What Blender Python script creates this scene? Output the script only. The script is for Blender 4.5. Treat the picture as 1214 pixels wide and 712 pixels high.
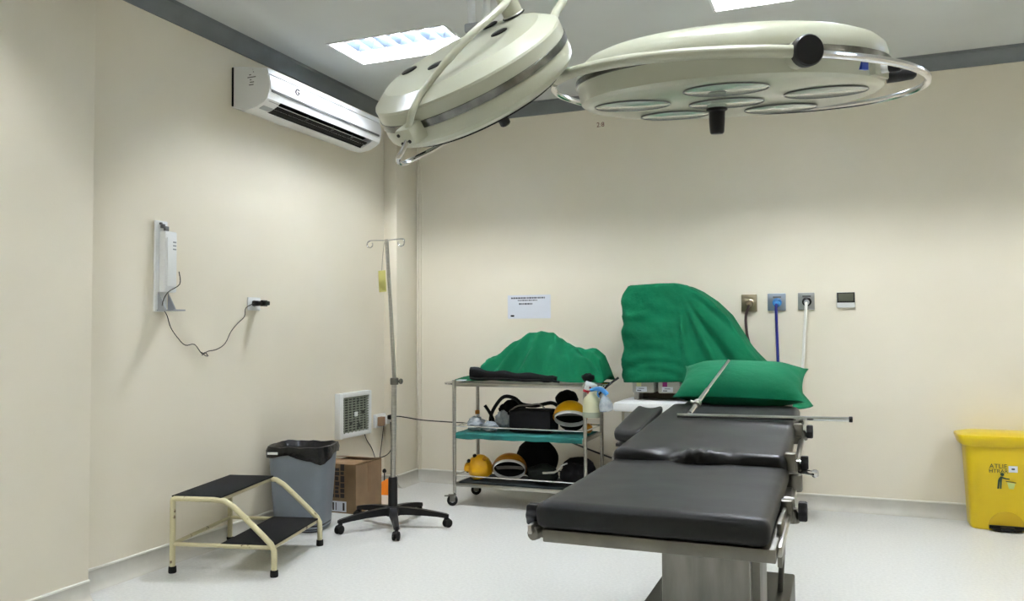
import bpy, bmesh, math, random
from mathutils import Vector, Matrix, noise
for o in list(bpy.data.objects): bpy.data.objects.remove(o)
scene = bpy.context.scene
COL = scene.collection
PI = math.pi
rad = math.radians

# ------------------------------------------------------------------ camera
cam_d = bpy.data.cameras.new('camera')
cam = bpy.data.objects.new('camera', cam_d); COL.objects.link(cam)
r_ = Vector((0.92822193, 0.37197159, -0.00641804)); u_ = Vector((0.01989817, -0.03241247, 0.99927649)); f_ = Vector((-0.37149444, 0.92767805, 0.03748751))
cam.matrix_world = Matrix(((r_.x, u_.x, -f_.x, 0), (r_.y, u_.y, -f_.y, 0), (r_.z, u_.z, -f_.z, 1.3), (0, 0, 0, 1)))
cam_d.sensor_width = 36.0; cam_d.lens = 36.0 * 959.6 / 1214.0; cam_d.clip_start = 0.02
scene.camera = cam
# ------------------------------------------------------------------ world and exposure
world = bpy.data.worlds.new('world'); scene.world = world; world.use_nodes = True
world.node_tree.nodes['Background'].inputs[0].default_value = (0.75, 0.8, 0.9, 1)
world.node_tree.nodes['Background'].inputs[1].default_value = 0.05
vs = scene.view_settings
vs.view_transform = 'Standard'; vs.look = 'None'; vs.gamma = 1.0; vs.use_curve_mapping = False
vs.exposure = 1.48
TUBE_STRENGTH = 150.0

# ------------------------------------------------------------------ materials
def lin(c):
    c = c / 255.0
    return c / 12.92 if c <= 0.04045 else ((c + 0.055) / 1.055) ** 2.4
def col(rgb): return (lin(rgb[0]), lin(rgb[1]), lin(rgb[2]), 1.0)
MATS = {}
def mat(name, rgb, rough=0.5, metal=0.0, var=0.0, scale=8.0, rgb2=None, bump=0.0, bscale=40.0, thresh=None,
        trans=0.0, emit=None, estr=0.0, spec=None, coat=0.0, stretch=None, sheen=0.0, alpha=1.0):
    m = bpy.data.materials.new(name); m.use_nodes = True
    nt = m.node_tree; b = nt.nodes['Principled BSDF']
    b.inputs['Base Color'].default_value = col(rgb)
    b.inputs['Roughness'].default_value = rough
    b.inputs['Metallic'].default_value = metal
    if trans: b.inputs['Transmission Weight'].default_value = trans
    if spec is not None: b.inputs['Specular IOR Level'].default_value = spec
    if coat: b.inputs['Coat Weight'].default_value = coat
    if sheen: b.inputs['Sheen Weight'].default_value = sheen
    if alpha < 1: b.inputs['Alpha'].default_value = alpha
    if emit:
        b.inputs['Emission Color'].default_value = col(emit); b.inputs['Emission Strength'].default_value = estr
    tc = nt.nodes.new('ShaderNodeTexCoord'); vec = tc.outputs['Object']
    if stretch:
        mp = nt.nodes.new('ShaderNodeMapping'); mp.inputs['Scale'].default_value = stretch
        nt.links.new(vec, mp.inputs['Vector']); vec = mp.outputs['Vector']
    if var or rgb2:
        n = nt.nodes.new('ShaderNodeTexNoise'); n.inputs['Scale'].default_value = scale; n.inputs['Detail'].default_value = 5
        nt.links.new(vec, n.inputs['Vector'])
        cr = nt.nodes.new('ShaderNodeValToRGB')
        c2 = rgb2 if rgb2 else tuple(max(0, c * (1 - var)) for c in rgb)
        lo, hi = thresh if thresh else (0.3, 0.7)
        cr.color_ramp.elements[0].position = lo; cr.color_ramp.elements[1].position = hi
        cr.color_ramp.elements[0].color = col(c2); cr.color_ramp.elements[1].color = col(rgb)
        nt.links.new(n.outputs['Fac'], cr.inputs['Fac']); nt.links.new(cr.outputs['Color'], b.inputs['Base Color'])
    if bump:
        n2 = nt.nodes.new('ShaderNodeTexNoise'); n2.inputs['Scale'].default_value = bscale; n2.inputs['Detail'].default_value = 3
        nt.links.new(vec, n2.inputs['Vector'])
        bp = nt.nodes.new('ShaderNodeBump'); bp.inputs['Strength'].default_value = bump; bp.inputs['Distance'].default_value = 0.01
        nt.links.new(n2.outputs['Fac'], bp.inputs['Height']); nt.links.new(bp.outputs['Normal'], b.inputs['Normal'])
    MATS[name] = m
    return m
mat('wall_paint', (229, 222, 204), 0.6, rgb2=(224, 217, 198), scale=1.6, bump=0.05, bscale=90)
mat('ceiling_paint', (208, 211, 209), 0.8, rgb2=(202, 205, 203), scale=2)
mat('cornice_grey', (112, 117, 119), 0.55, var=0.08, scale=6)
mat('floor_vinyl', (216, 217, 213), 0.33, rgb2=(202, 203, 199), scale=60, bump=0.02, bscale=200, spec=0.4)
mat('skirting_vinyl', (196, 194, 184), 0.45, var=0.05, scale=10)
mat('skirting_cap', (226, 224, 214), 0.4)
mat('lamp_cream', (176, 178, 158), 0.28, var=0.04, scale=4, coat=0.3)
mat('lamp_under', (176, 186, 172), 0.3, var=0.03, scale=4)
mat('lamp_glass', (168, 178, 166), 0.12, coat=0.4)
mat('chrome', (215, 215, 215), 0.12, 1.0)
mat('chrome_band', (150, 150, 146), 0.2, 1.0, rgb2=(70, 72, 70), scale=14)
mat('steel', (186, 184, 176), 0.3, 1.0, var=0.1, scale=12, stretch=(1, 1, 8))
mat('steel_dull', (128, 126, 118), 0.4, 1.0, var=0.18, scale=10)
mat('steel_pedestal', (146, 144, 138), 0.38, 1.0, rgb2=(116, 114, 108), scale=5, stretch=(3, 3, 0.6), bump=0.05, bscale=8)
mat('base_metal', (86, 84, 78), 0.45, 1.0, var=0.2, scale=4)
mat('vinyl_black', (25, 25, 23), 0.45, rgb2=(18, 19, 19), scale=5, bump=0.10, bscale=7, spec=0.2)
mat('black_plastic', (11, 11, 13), 0.42, spec=0.3)
mat('black_rubber', (13, 13, 13), 0.7, spec=0.3)
mat('black_cloth', (8, 8, 10), 0.85, rgb2=(4, 4, 5), scale=20, bump=0.3, bscale=30, spec=0.2)
mat('dark_green_cloth', (24, 30, 24), 0.9, rgb2=(8, 10, 9), scale=12, bump=0.4, bscale=25, spec=0.2)
mat('bag_black', (8, 9, 13), 0.25, bump=0.5, bscale=22, spec=0.35)
mat('green_drape', (6, 95, 62), 0.85, rgb2=(4, 84, 53), scale=5, bump=0.35, bscale=30, spec=0.15)
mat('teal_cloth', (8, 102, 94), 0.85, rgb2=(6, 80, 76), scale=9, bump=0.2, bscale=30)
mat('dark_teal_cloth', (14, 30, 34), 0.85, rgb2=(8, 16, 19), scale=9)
mat('ac_white', (236, 237, 236), 0.25, coat=0.2)
mat('ac_dark', (6, 6, 6), 0.6, spec=0.2)
mat('ac_grey', (90, 92, 92), 0.4)
mat('white_plastic', (226, 228, 226), 0.35)
mat('grey_plastic', (150, 154, 156), 0.4)
mat('bin_grey', (118, 126, 135), 0.42, var=0.06, scale=7)
mat('stool_cream', (196, 188, 150), 0.4, rgb2=(92, 68, 42), scale=22, thresh=(0.30, 0.36), bump=0.06, bscale=20)
mat('stool_mat', (24, 24, 24), 0.85, bump=0.3, bscale=160, spec=0.1)
mat('cardboard', (132, 106, 74), 0.8, rgb2=(114, 90, 62), scale=6, bump=0.05, bscale=60)
mat('cardboard_in', (122, 96, 66), 0.85)
mat('print_dark', (34, 28, 24), 0.8)
mat('paper', (216, 220, 228), 0.75, var=0.02)
mat('paper_ink', (70, 74, 82), 0.8)
mat('orange_plastic', (236, 130, 24), 0.35)
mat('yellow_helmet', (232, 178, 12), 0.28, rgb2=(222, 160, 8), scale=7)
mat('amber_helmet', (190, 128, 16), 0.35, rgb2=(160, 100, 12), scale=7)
mat('white_band', (206, 206, 204), 0.5, var=0.08, scale=15)
mat('grey_strap', (112, 108, 102), 0.8)
mat('clear_plastic', (226, 234, 240), 0.12, trans=0.45, rgb2=(170, 186, 196), scale=26, bump=0.6, bscale=26)
mat('bottle_cream', (206, 206, 172), 0.35, trans=0.15)
mat('bottle_liquid', (150, 158, 140), 0.3)
mat('red_plastic', (170, 32, 44), 0.35)
mat('blue_plastic', (54, 132, 196), 0.35)
mat('machine_white', (226, 228, 226), 0.4)
mat('machine_beige', (158, 150, 128), 0.5, var=0.04)
mat('machine_grey', (176, 172, 162), 0.5)
mat('machine_brown', (96, 86, 66), 0.6)
mat('magenta', (140, 22, 110), 0.5)
mat('pale_yellow', (216, 214, 160), 0.5)
mat('tag_yellow', (206, 202, 122), 0.6)
mat('thread', (150, 146, 132), 0.8)
mat('hose_brown', (74, 54, 50), 0.5, rgb2=(50, 36, 40), scale=14)
mat('hose_blue', (26, 30, 122), 0.4)
mat('hose_white', (232, 230, 222), 0.4)
mat('plate_bronze', (146, 136, 112), 0.35, 0.8)
mat('plate_blue', (146, 158, 170), 0.35, 0.6)
mat('plate_grey', (160, 162, 160), 0.35, 0.6)
mat('screen_grey', (86, 88, 76), 0.25)
mat('bin_yellow', (212, 182, 4), 0.33, var=0.02, scale=4)
mat('bin_recess', (184, 152, 4), 0.4)
mat('print_green', (30, 62, 34), 0.6)
mat('print_pale', (176, 190, 110), 0.6)
mat('cord_dark', (50, 46, 42), 0.6)
mat('cord_grey', (96, 92, 84), 0.6)
mat('fan_back', (52, 56, 50), 0.6)
mat('fan_bar', (136, 142, 128), 0.45)
mat('brown_plug', (150, 120, 92), 0.5)
mat('reflector', (232, 234, 236), 0.35, 0.0)
mat('louver_alu', (196, 210, 230), 0.28, 1.0)
mat('tube_glow', (255, 255, 255), 0.5, emit=(250, 252, 255), estr=TUBE_STRENGTH)
mat('blue_sticker', (20, 60, 160), 0.4)
mat('red_ink', (110, 40, 34), 0.7)

# ------------------------------------------------------------------ mesh helpers
class MB:
    """collects shapes; build() links them as one mesh object"""
    def __init__(self): self.v = []; self.f = []
    def add(self, vs, fs, M=None):
        o = len(self.v)
        self.v += [(M @ Vector(p)) if M is not None else Vector(p) for p in vs]
        self.f += [tuple(i + o for i in f) for f in fs]
        return self
    def box(self, x0, x1, y0, y1, z0, z1, r=0.0, M=None, seg=2):
        if r <= 0:
            vs = [(x, y, z) for z in (z0, z1) for y in (y0, y1) for x in (x0, x1)]
            fs = [(0, 2, 3, 1), (4, 5, 7, 6), (0, 1, 5, 4), (2, 6, 7, 3), (0, 4, 6, 2), (1, 3, 7, 5)]
            return self.add(vs, fs, M)
        bm = bmesh.new(); bmesh.ops.create_cube(bm, size=1.0)
        for q in bm.verts: q.co = Vector((x0 + (q.co.x + .5) * (x1 - x0), y0 + (q.co.y + .5) * (y1 - y0), z0 + (q.co.z + .5) * (z1 - z0)))
        bmesh.ops.bevel(bm, geom=bm.edges[:], offset=r, segments=seg, affect='EDGES', profile=0.5)
        bm.verts.index_update()
        self.add([tuple(q.co) for q in bm.verts], [tuple(q.index for q in fa.verts) for fa in bm.faces], M)
        bm.free(); return self
    def loft(self, rings, cap0=True, cap1=True, closed=True, M=None):
        n = len(rings[0]); vs = [p for r in rings for p in r]; fs = []
        for k in range(len(rings) - 1):
            for i in range(n if closed else n - 1):
                j = (i + 1) % n
                fs.append((k * n + i, k * n + j, (k + 1) * n + j, (k + 1) * n + i))
        if cap0: fs.append(tuple(range(n - 1, -1, -1)))
        if cap1: fs.append(tuple((len(rings) - 1) * n + i for i in range(n)))
        return self.add(vs, fs, M)
    def lathe(self, prof, n=24, M=None, sx=1.0, sy=1.0, cap0=True, cap1=True):
        rings = [[(r * sx * math.cos(2 * PI * i / n), r * sy * math.sin(2 * PI * i / n), z) for i in range(n)] for r, z in prof]
        return self.loft(rings, cap0, cap1, True, M)
    def tube(self, pts, r, n=8, smooth=0, closed=False, M=None, cap=True):
        P = [Vector(p) for p in pts]
        if smooth:
            Q = []
            L = len(P)
            rng = range(L if closed else L - 1)
            for i in rng:
                p0 = P[(i - 1) % L] if (closed or i > 0) else P[i]
                p1 = P[i]; p2 = P[(i + 1) % L]
                p3 = P[(i + 2) % L] if (closed or i + 2 < L) else p2
                for k in range(smooth):
                    t = k / smooth
                    Q.append(0.5 * ((2 * p1) + (-p0 + p2) * t + (2 * p0 - 5 * p1 + 4 * p2 - p3) * t * t + (-p0 + 3 * p1 - 3 * p2 + p3) * t ** 3))
            if not closed: Q.append(P[-1])
            P = Q
        rings = []; L = len(P); up = None
        for i in range(L):
            a = P[(i - 1) % L] if (closed or i > 0) else P[i]
            b = P[(i + 1) % L] if (closed or i < L - 1) else P[i]
            t = (b - a).normalized()
            if up is None:
                up = t.cross(Vector((0, 0, 1)))
                if up.length < 0.1: up = t.cross(Vector((1, 0, 0)))
                up.normalize()
            up = (up - t * up.dot(t)).normalized(); w = t.cross(up)
            rr = r[min(len(r) - 1, i)] if isinstance(r, (list, tuple)) else r
            rings.append([P[i] + (up * math.cos(2 * PI * k / n) + w * math.sin(2 * PI * k / n)) * rr for k in range(n)])
        if closed: rings.append(rings[0])
        return self.loft(rings, cap and not closed, cap and not closed, True, M)
    def prism(self, prof, a0, a1, axis='y', M=None):
        """profile (p, q) extruded along an axis: y -> (p, a, q); x -> (a, p, q); z -> (p, q, a)"""
        g = {'y': lambda p, q, a: (p, a, q), 'x': lambda p, q, a: (a, p, q), 'z': lambda p, q, a: (p, q, a)}[axis]
        return self.loft([[g(p, q, a) for p, q in prof] for a in (a0, a1)], M=M)
    def grid(self, fn, nu, nv, M=None):
        vs = [fn(i / nu, j / nv) for j in range(nv + 1) for i in range(nu + 1)]
        fs = [(j * (nu + 1) + i, j * (nu + 1) + i + 1, (j + 1) * (nu + 1) + i + 1, (j + 1) * (nu + 1) + i) for j in range(nv) for i in range(nu)]
        return self.add(vs, fs, M)
    def softbox(self, w, l, h, r, nx, ny, nz, disp=None, M=None):
        """subdivided box centred in x, y in [0,l], z in [-h,0], rounded by r, with a displacement"""
        key = {}; vs = []; fs = []
        def vid(i, j, k):
            if (i, j, k) not in key:
                p = Vector((-w / 2 + w * i / nx, l * j / ny, -h + h * k / nz))
                q = Vector((max(-w / 2 + r, min(w / 2 - r, p.x)), max(r, min(l - r, p.y)), max(-h + r, min(-r, p.z))))
                d = p - q
                if d.length > 1e-9: p = q + d.normalized() * min(r, d.length) if d.length > r else p
                if disp: p = disp(p)
                key[(i, j, k)] = len(vs); vs.append(p)
            return key[(i, j, k)]
        for i in range(nx):
            for j in range(ny):
                fs.append((vid(i, j, nz), vid(i + 1, j, nz), vid(i + 1, j + 1, nz), vid(i, j + 1, nz)))
                fs.append((vid(i, j, 0), vid(i, j + 1, 0), vid(i + 1, j + 1, 0), vid(i + 1, j, 0)))
        for i in range(nx):
            for k in range(nz):
                fs.append((vid(i, 0, k), vid(i + 1, 0, k), vid(i + 1, 0, k + 1), vid(i, 0, k + 1)))
                fs.append((vid(i, ny, k), vid(i, ny, k + 1), vid(i + 1, ny, k + 1), vid(i + 1, ny, k)))
        for j in range(ny):
            for k in range(nz):
                fs.append((vid(0, j, k), vid(0, j, k + 1), vid(0, j + 1, k + 1), vid(0, j + 1, k)))
                fs.append((vid(nx, j, k), vid(nx, j + 1, k), vid(nx, j + 1, k + 1), vid(nx, j, k + 1)))
        return self.add(vs, fs, M)
WM = {}
def obj(name, mb, m, parent=None, sm=35, inv=True):
    """one mesh object; shape data are world coordinates unless inv is False"""
    me = bpy.data.meshes.new(name)
    verts = mb.v
    if parent is not None and inv:
        Mi = WM[parent.name].inverted(); verts = [Mi @ p for p in verts]
    me.from_pydata([tuple(p) for p in verts], [], mb.f); me.validate()
    bm = bmesh.new(); bm.from_mesh(me); bmesh.ops.recalc_face_normals(bm, faces=bm.faces); bm.to_mesh(me); bm.free()
    me.materials.append(MATS[m])
    if sm:
        me.shade_smooth(); me.set_sharp_from_angle(angle=rad(sm))
    o = bpy.data.objects.new(name, me); COL.objects.link(o)
    if parent is not None:
        o.parent = parent; WM[o.name] = WM[parent.name].copy()
    else: WM[o.name] = Matrix.Identity(4)
    return o
def thing(name, label, cat, loc=(0, 0, 0), M=None, group=None):
    o = bpy.data.objects.new(name, None); COL.objects.link(o); o.empty_display_size = 0.05
    o.matrix_world = M if M is not None else Matrix.Translation(loc)
    WM[o.name] = (M if M is not None else Matrix.Translation(loc)).copy()
    o['label'] = label; o['category'] = cat
    if group: o['group'] = group
    return o
def tag(o, label, cat, group=None, kind=None):
    o['label'] = label; o['category'] = cat
    if group: o['group'] = group
    if kind: o['kind'] = kind
    return o
def struct(name, mb, m, parent=None, sm=35, label=None):
    o = obj(name, mb, m, parent, sm)
    if parent is None: o['kind'] = 'structure'
    if label: o['label'] = label
    return o
def text_mb(s, size, M, depth=0.0008):
    cu = bpy.data.curves.new('lettering', 'FONT'); cu.body = s; cu.size = size; cu.extrude = depth; cu.align_x = 'CENTER'; cu.align_y = 'CENTER'
    cu.resolution_u = 2
    t = bpy.data.objects.new('lettering', cu); COL.objects.link(t)
    me = bpy.data.meshes.new_from_object(t)
    mb = MB().add([tuple(q.co) for q in me.vertices], [tuple(pl.vertices) for pl in me.polygons], M)
    bpy.data.objects.remove(t); bpy.data.curves.remove(cu); bpy.data.meshes.remove(me)
    return mb
def frame(c, x, z):
    x = Vector(x).normalized(); z = Vector(z); z = (z - x * z.dot(x)).normalized(); y = z.cross(x)
    return Matrix(((x.x, y.x, z.x, c[0]), (x.y, y.y, z.y, c[1]), (x.z, y.z, z.z, c[2]), (0, 0, 0, 1)))
def aim(c, z):
    z = Vector(z).normalized(); x = Vector((1, 0, 0)) if abs(z.x) < 0.9 else Vector((0, 1, 0))
    return frame(c, (x - z * x.dot(z)), z)
def nz(x, y, z, s): return noise.noise(Vector((x * s, y * s, z * s)))
BACK = Matrix.Rotation(rad(90), 4, 'X')       # text lying on the back wall, read from the room
def interp(x, P):
    if x <= P[0][0]: return P[0][1]
    for (a, va), (b, vb) in zip(P, P[1:]):
        if x <= b:
            t = (x - a) / (b - a); return va + (vb - va) * t
    return P[-1][1]

# ------------------------------------------------------------------ the room
W = -3.55; B = 6.315; E = 2.9; S = -1.3; H = 3.2
struct('floor', MB().box(W - .12, E + .1, S - .1, B + .12, -.1, 0), 'floor_vinyl', sm=0)
PANEL_W, PANEL_D = 0.85, 0.43
PX = [-3.08, -0.635, 1.81]; PY = [4.45, 1.25]; SPOTS = [(0, 0), (1, 0), (2, 0), (0, 1), (1, 1), (2, 1)]  # first two spots are in view; the other four are added to light the room
xs = sorted({W - .12, E + .1} | {a for x in PX for a in (x, x + PANEL_W)})
ys = sorted({S - .1, B + .12} | {a for y in PY for a in (y, y + PANEL_D)})
cm = MB()
for i in range(len(xs) - 1):
    for j in range(len(ys) - 1):
        cx, cy = (xs[i] + xs[i + 1]) / 2, (ys[j] + ys[j + 1]) / 2
        if any(PX[a] < cx < PX[a] + PANEL_W and PY[b] < cy < PY[b] + PANEL_D for a, b in SPOTS): continue
        cm.box(xs[i], xs[i + 1], ys[j], ys[j + 1], H, H + .02)
struct('ceiling', cm, 'ceiling_paint', sm=0)
struct('wall_left', MB().box(W - .12, W, S - .1, B + .12, 0, H), 'wall_paint', sm=0)
struct('wall_back', MB().box(W, E, B, B + .12, 0, H), 'wall_paint', sm=0)
struct('wall_right', MB().box(E, E + .1, S - .1, B + .12, 0, H), 'wall_paint', sm=0)
struct('wall_front', MB().box(W, E, S - .1, S, 0, H), 'wall_paint', sm=0)
struct('wall_left_pier', MB().box(W, -3.40, S, 2.93, 0, H, .006), 'wall_paint')
struct('wall_corner_pier', MB().box(W, -3.425, 5.95, B, 0, H, .004), 'wall_paint')
struct('trim_1', MB().box(-3.425, -3.405, 6.295, B, .1, 3.1, .004), 'wall_paint')       # vertical conduit in the corner
struct('trim_2', MB().box(-3.49 + .085, -3.385, 6.303, B, .1, 3.1, .003), 'wall_paint')
# cornice: a grey cove between wall and ceiling
cv = [(0, 3.10), (.012, 3.10), (.02, 3.125), (.05, 3.165), (.075, 3.18), (.08, 3.2), (0, 3.2)]
struct('trim_3', MB().prism([(B - d, z) for d, z in cv], W, E, 'x'), 'cornice_grey')
struct('trim_4', MB().prism([(W + d, z) for d, z in cv], 2.93, B - .08, 'y'), 'cornice_grey')
struct('trim_5', MB().prism([(-3.40 + d, z) for d, z in cv], S, 2.93, 'y'), 'cornice_grey')
# coved skirting with a pale cap strip
sk = [(0, 0), (.06, 0), (.045, .004), (.028, .014), (.014, .032), (.007, .06), (.006, .096), (0, .096)]
cp = [(0, .096), (.010, .096), (.010, .104), (0, .107)]
def skirting(name, f, a0, a1, ax):
    b = struct(name, MB().prism([(f(d), z) for d, z in sk], a0, a1, ax), 'skirting_vinyl')
    obj('cap_strip', MB().prism([(f(d), z) for d, z in cp], a0, a1, ax), 'skirting_cap', b)
skirting('baseboard_back', lambda d: B - d, -3.425, E, 'x')
skirting('baseboard_left', lambda d: W + d, 2.93, 5.95, 'y')
skirting('baseboard_left_pier', lambda d: -3.40 + d, S, 2.93, 'y')
skirting('baseboard_corner_pier', lambda d: -3.425 + d, 5.95, B, 'y')
skirting('baseboard_corner_front', lambda d: 5.95 - d, W, -3.425, 'x')

# ------------------------------------------------------------------ recessed ceiling lights
def ceiling_light(x, y, label):
    t = thing('ceiling_light', label, 'light', (x + PANEL_W / 2, y + PANEL_D / 2, H), group='recessed louvre lights')
    m = MB(); w, d, h = PANEL_W, PANEL_D, .11
    m.box(x - .01, x + w + .01, y - .01, y + d + .01, H + h, H + h + .006)
    m.box(x - .006, x, y, y + d, H + .021, H + h); m.box(x + w, x + w + .006, y, y + d, H + .021, H + h)
    m.box(x, x + w, y - .006, y, H + .021, H + h); m.box(x, x + w, y + d, y + d + .006, H + .021, H + h)
    obj('housing', m, 'reflector', t, 0)
    m = MB(); e = .012
    for a in ((x - e, x + .004, y - e, y + d + e), (x + w - .004, x + w + e, y - e, y + d + e), (x + .004, x + w - .004, y - e, y + .004), (x + .004, x + w - .004, y + d - .004, y + d + e)):
        m.box(*a, H - .006, H - .001)
    obj('trim_frame', m, 'white_plastic', t, 0)
    for yy in (y + d * .25, y + d * .75):
        obj('fluorescent_tube', MB().tube([(x + .03, yy, H + .08), (x + w - .03, yy, H + .08)], .014, 8), 'tube_glow', t)
    pr = lambda c: [(c - .018, H + .055), (c + .018, H + .055), (c + .003, H + .003), (c - .003, H + .003)]
    obj('louver_rail', MB().prism(pr(y + d / 2), x + .004, x + w - .004, 'x'), 'louver_alu', t, 0)
    n = 8
    for k in range(1, n):
        c = x + w * k / n
        for a, b in ((y + .004, y + d / 2 - .012), (y + d / 2 + .012, y + d - .004)):
            obj('louver_blade', MB().prism([(p, q) for p, q in pr(c)], a, b, 'y'), 'louver_alu', t, 0)
LL = {(0, 0): 'lit louvred ceiling light above the air conditioner beside the tilted surgical lamp', (1, 0): 'lit louvred ceiling light cut off at the top edge above the round level surgical lamp',
      (2, 0): 'added louvred ceiling light out of view above the yellow pedal bin',
      (0, 1): 'added louvred ceiling light out of view above the wall pier near the viewer', (1, 1): 'added louvred ceiling light out of view above the foot of the operating table', (2, 1): 'added louvred ceiling light out of view at the right side near the viewer'}
for i, x in enumerate(PX):
    for j, y in enumerate(PY):
        if (i, j) in SPOTS: ceiling_light(x, y, LL[(i, j)])

# ------------------------------------------------------------------ operating table
T = thing('operating_table', 'black padded operating table on a stainless steel pedestal', 'operating table', (-.45, 3.1, 0))
XL, XR = -.745, -.155; XC = (XL + XR) / 2; TW = XR - XL
def tz(y): return .886 + (y - 2.77) * .058       # top of the tilted back section
def leg_disp(p):
    q = p.copy()
    n = nz(p.x, p.y, p.z, 5) * .002 + nz(p.x, p.y, p.z, 12) * .001
    q.z += n - .004 * math.exp(-((p.x / .12) ** 2) - ((p.y - .82) / .1) ** 2)
    return q
obj('leg_mattress', MB().softbox(TW, .86, .07, .026, 30, 36, 6, leg_disp, Matrix.Translation((XC, 2.0, .852))), 'vinyl_black', T, 60)
def back_disp(p):
    q = p.copy(); e = math.exp(-(p.y / .07) ** 2)
    bulge = -.020 * math.exp(-((p.x + .10) / .05) ** 2) - .012 * math.exp(-((p.x - .11) / .03) ** 2) + .014 * math.exp(-((p.x - .0) / .07) ** 2)
    rip = .0045 * math.sin(p.x * 170 + p.z * 60) * math.exp(-((p.x + .0) / .08) ** 2)
    q.z += e * (bulge + rip) * (1.0 if p.z > -.06 else .6); q.y += e * (rip * 1.5 - bulge * .8)
    q.z += nz(p.x, p.y, p.z, 4) * .003 - .006 * math.exp(-(p.x / .14) ** 2) * math.exp(-((p.y - .12) / .1) ** 2)
    return q
tilt = Matrix.Rotation(math.atan(.058), 4, 'X')
obj('back_mattress', MB().softbox(TW - .01, 1.13, .075, .028, 60, 50, 6, back_disp, Matrix.Translation((XC, 2.775, .886)) @ tilt), 'vinyl_black', T, 60)
obj('head_mattress', MB().softbox(TW - .10, .30, .06, .024, 12, 10, 4, None, Matrix.Translation((XC, 3.90, tz(3.9) - .005)) @ tilt), 'vinyl_black', T, 60)
# steel plates under the padding
obj('leg_plate', MB().box(XL + .02, XR + .012, 2.015, 2.83, .748, .781, .003), 'steel_dull', T)
obj('back_plate', MB().softbox(TW - .03, 1.1, .03, .004, 2, 2, 1, None, Matrix.Translation((XC, 2.80, .806)) @ tilt), 'steel_dull', T)
obj('head_plate', MB().softbox(TW - .14, .3, .02, .003, 2, 2, 1, None, Matrix.Translation((XC, 3.91, tz(3.9) - .067)) @ tilt), 'steel_dull', T)
# side rails
for sx, nm in ((XR + .018, 1), (XL - .03, -1)):
    rl = obj('side_rail', MB().tube([(sx, 2.95, .845 - .02), (sx, 3.86, .915 - .02)], .011, 8), 'steel', T)
    m = MB()
    for y in (3.0, 3.4, 3.8): m.box(min(sx, sx - nm * .045), max(sx, sx - nm * .045), y - .012, y + .012, tz(y) - .075, tz(y) - .045)
    obj('rail_bracket', m, 'steel_dull', rl)
    rl = obj('side_rail', MB().box(sx - .006, sx + .006, 2.05, 2.80, .755, .780, .003), 'steel', T)
    m = MB()
    for y in (2.15, 2.7): m.box(min(sx, sx - nm * .04), max(sx, sx - nm * .04), y - .012, y + .012, .757, .778)
    obj('rail_bracket', m, 'steel_dull', rl)
def star_knob(c, ax, r, l):
    M = aim(c, ax); m = MB(); n = 30
    prof = lambda k: r * (1 + .10 * math.cos(6 * 2 * PI * k / n))
    m.loft([[(prof(k) * s * math.cos(2 * PI * k / n), prof(k) * s * math.sin(2 * PI * k / n), z) for k in range(n)] for s, z in ((.9, 0), (1, .004), (1, l - .004), (.9, l))], M=M)
    return m
def clamp(x, y, z, d, kr=.021):
    c = obj('rail_clamp', MB().box(x - .018, x + .018, y - .022, y + .022, z - .03, z + .03, .006).lathe([(.022, -.035), (.024, -.03), (.024, .0), (.02, .005)], 14, Matrix.Translation((x + d * .012, y + .01, z))), 'steel_dull', T)
    obj('clamp_screw', MB().tube([(x + d * .015, y, z), (x + d * .04, y, z)], .006, 8), 'chrome', c)
    k = star_knob((x + d * .032, y, z), (d, 0, 0), kr, .024); obj('clamp_knob', k, 'black_plastic', c)
    return c
clamp(-.150, 3.42, .895, 1, .026)
c = clamp(-.150, 2.84, .862, 1, .022)
obj('clamp_bolt', MB().tube([(-.13, 2.84, .835), (-.075, 2.80, .835)], .008, 8).lathe([(.012, 0), (.014, .008), (.010, .016)], 10, aim((-.08, 2.80, .835), (1, -.3, 0))), 'chrome', c)
clamp(-.142, 2.44, .787, 1, .027)
obj('hinge_bracket', MB().box(-.150, -.138, 2.16, 2.30, .70, .81, .003).box(-.150, -.140, 2.18, 2.60, .775, .80, .002).lathe([(.03, 0), (.03, .03)], 14, aim((-.152, 2.50, .785), (1, 0, 0))), 'steel_dull', T)
obj('hinge_bracket', MB().lathe([(.028, -.055), (.030, -.05), (.030, 0), (.026, .004)], 14, Matrix.Translation((-.145, 2.88, .815))), 'steel_dull', T)
c = obj('rail_clamp', MB().box(-.775, -.745, 2.10, 2.15, .735, .80, .006).lathe([(.018, 0), (.018, .02)], 12, aim((-.768, 2.09, .752), (-.3, -1, 0))), 'steel_dull', T)
obj('clamp_knob', star_knob((-.77, 2.12, .795), (-1, -.12, 0), .028, .034), 'black_plastic', c)
# pedestal, base, lever
pd = obj('pedestal', MB().box(-.615, -.30, 3.0, 3.36, .14, .76, .006), 'steel_pedestal', T)
obj('pedestal_cover', MB().box(-.60, -.272, 3.06, 3.34, .14, .70, .004), 'steel_dull', pd)
obj('table_base', MB().box(-.785, -.205, 2.78, 4.07, .02, .15, .008), 'base_metal', T)
m = MB()
for x in (-.72, -.27):
    for y in (2.88, 3.97): m.lathe([(.03, 0), (.03, .02)], 12, Matrix.Translation((x, y, .001)))
obj('base_foot', m, 'black_rubber', T)
obj('pedal_lever', MB().box(-.012, .012, -.008, .008, 0, .665, .003, Matrix.Translation((-.253, 3.78, .15)) @ Matrix.Rotation(rad(4), 4, 'Y')), 'steel_dull', T)
obj('bed_frame', MB().box(-.62, -.28, 2.6, 3.7, .70, .745, .004), 'steel_dull', T)
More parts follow.
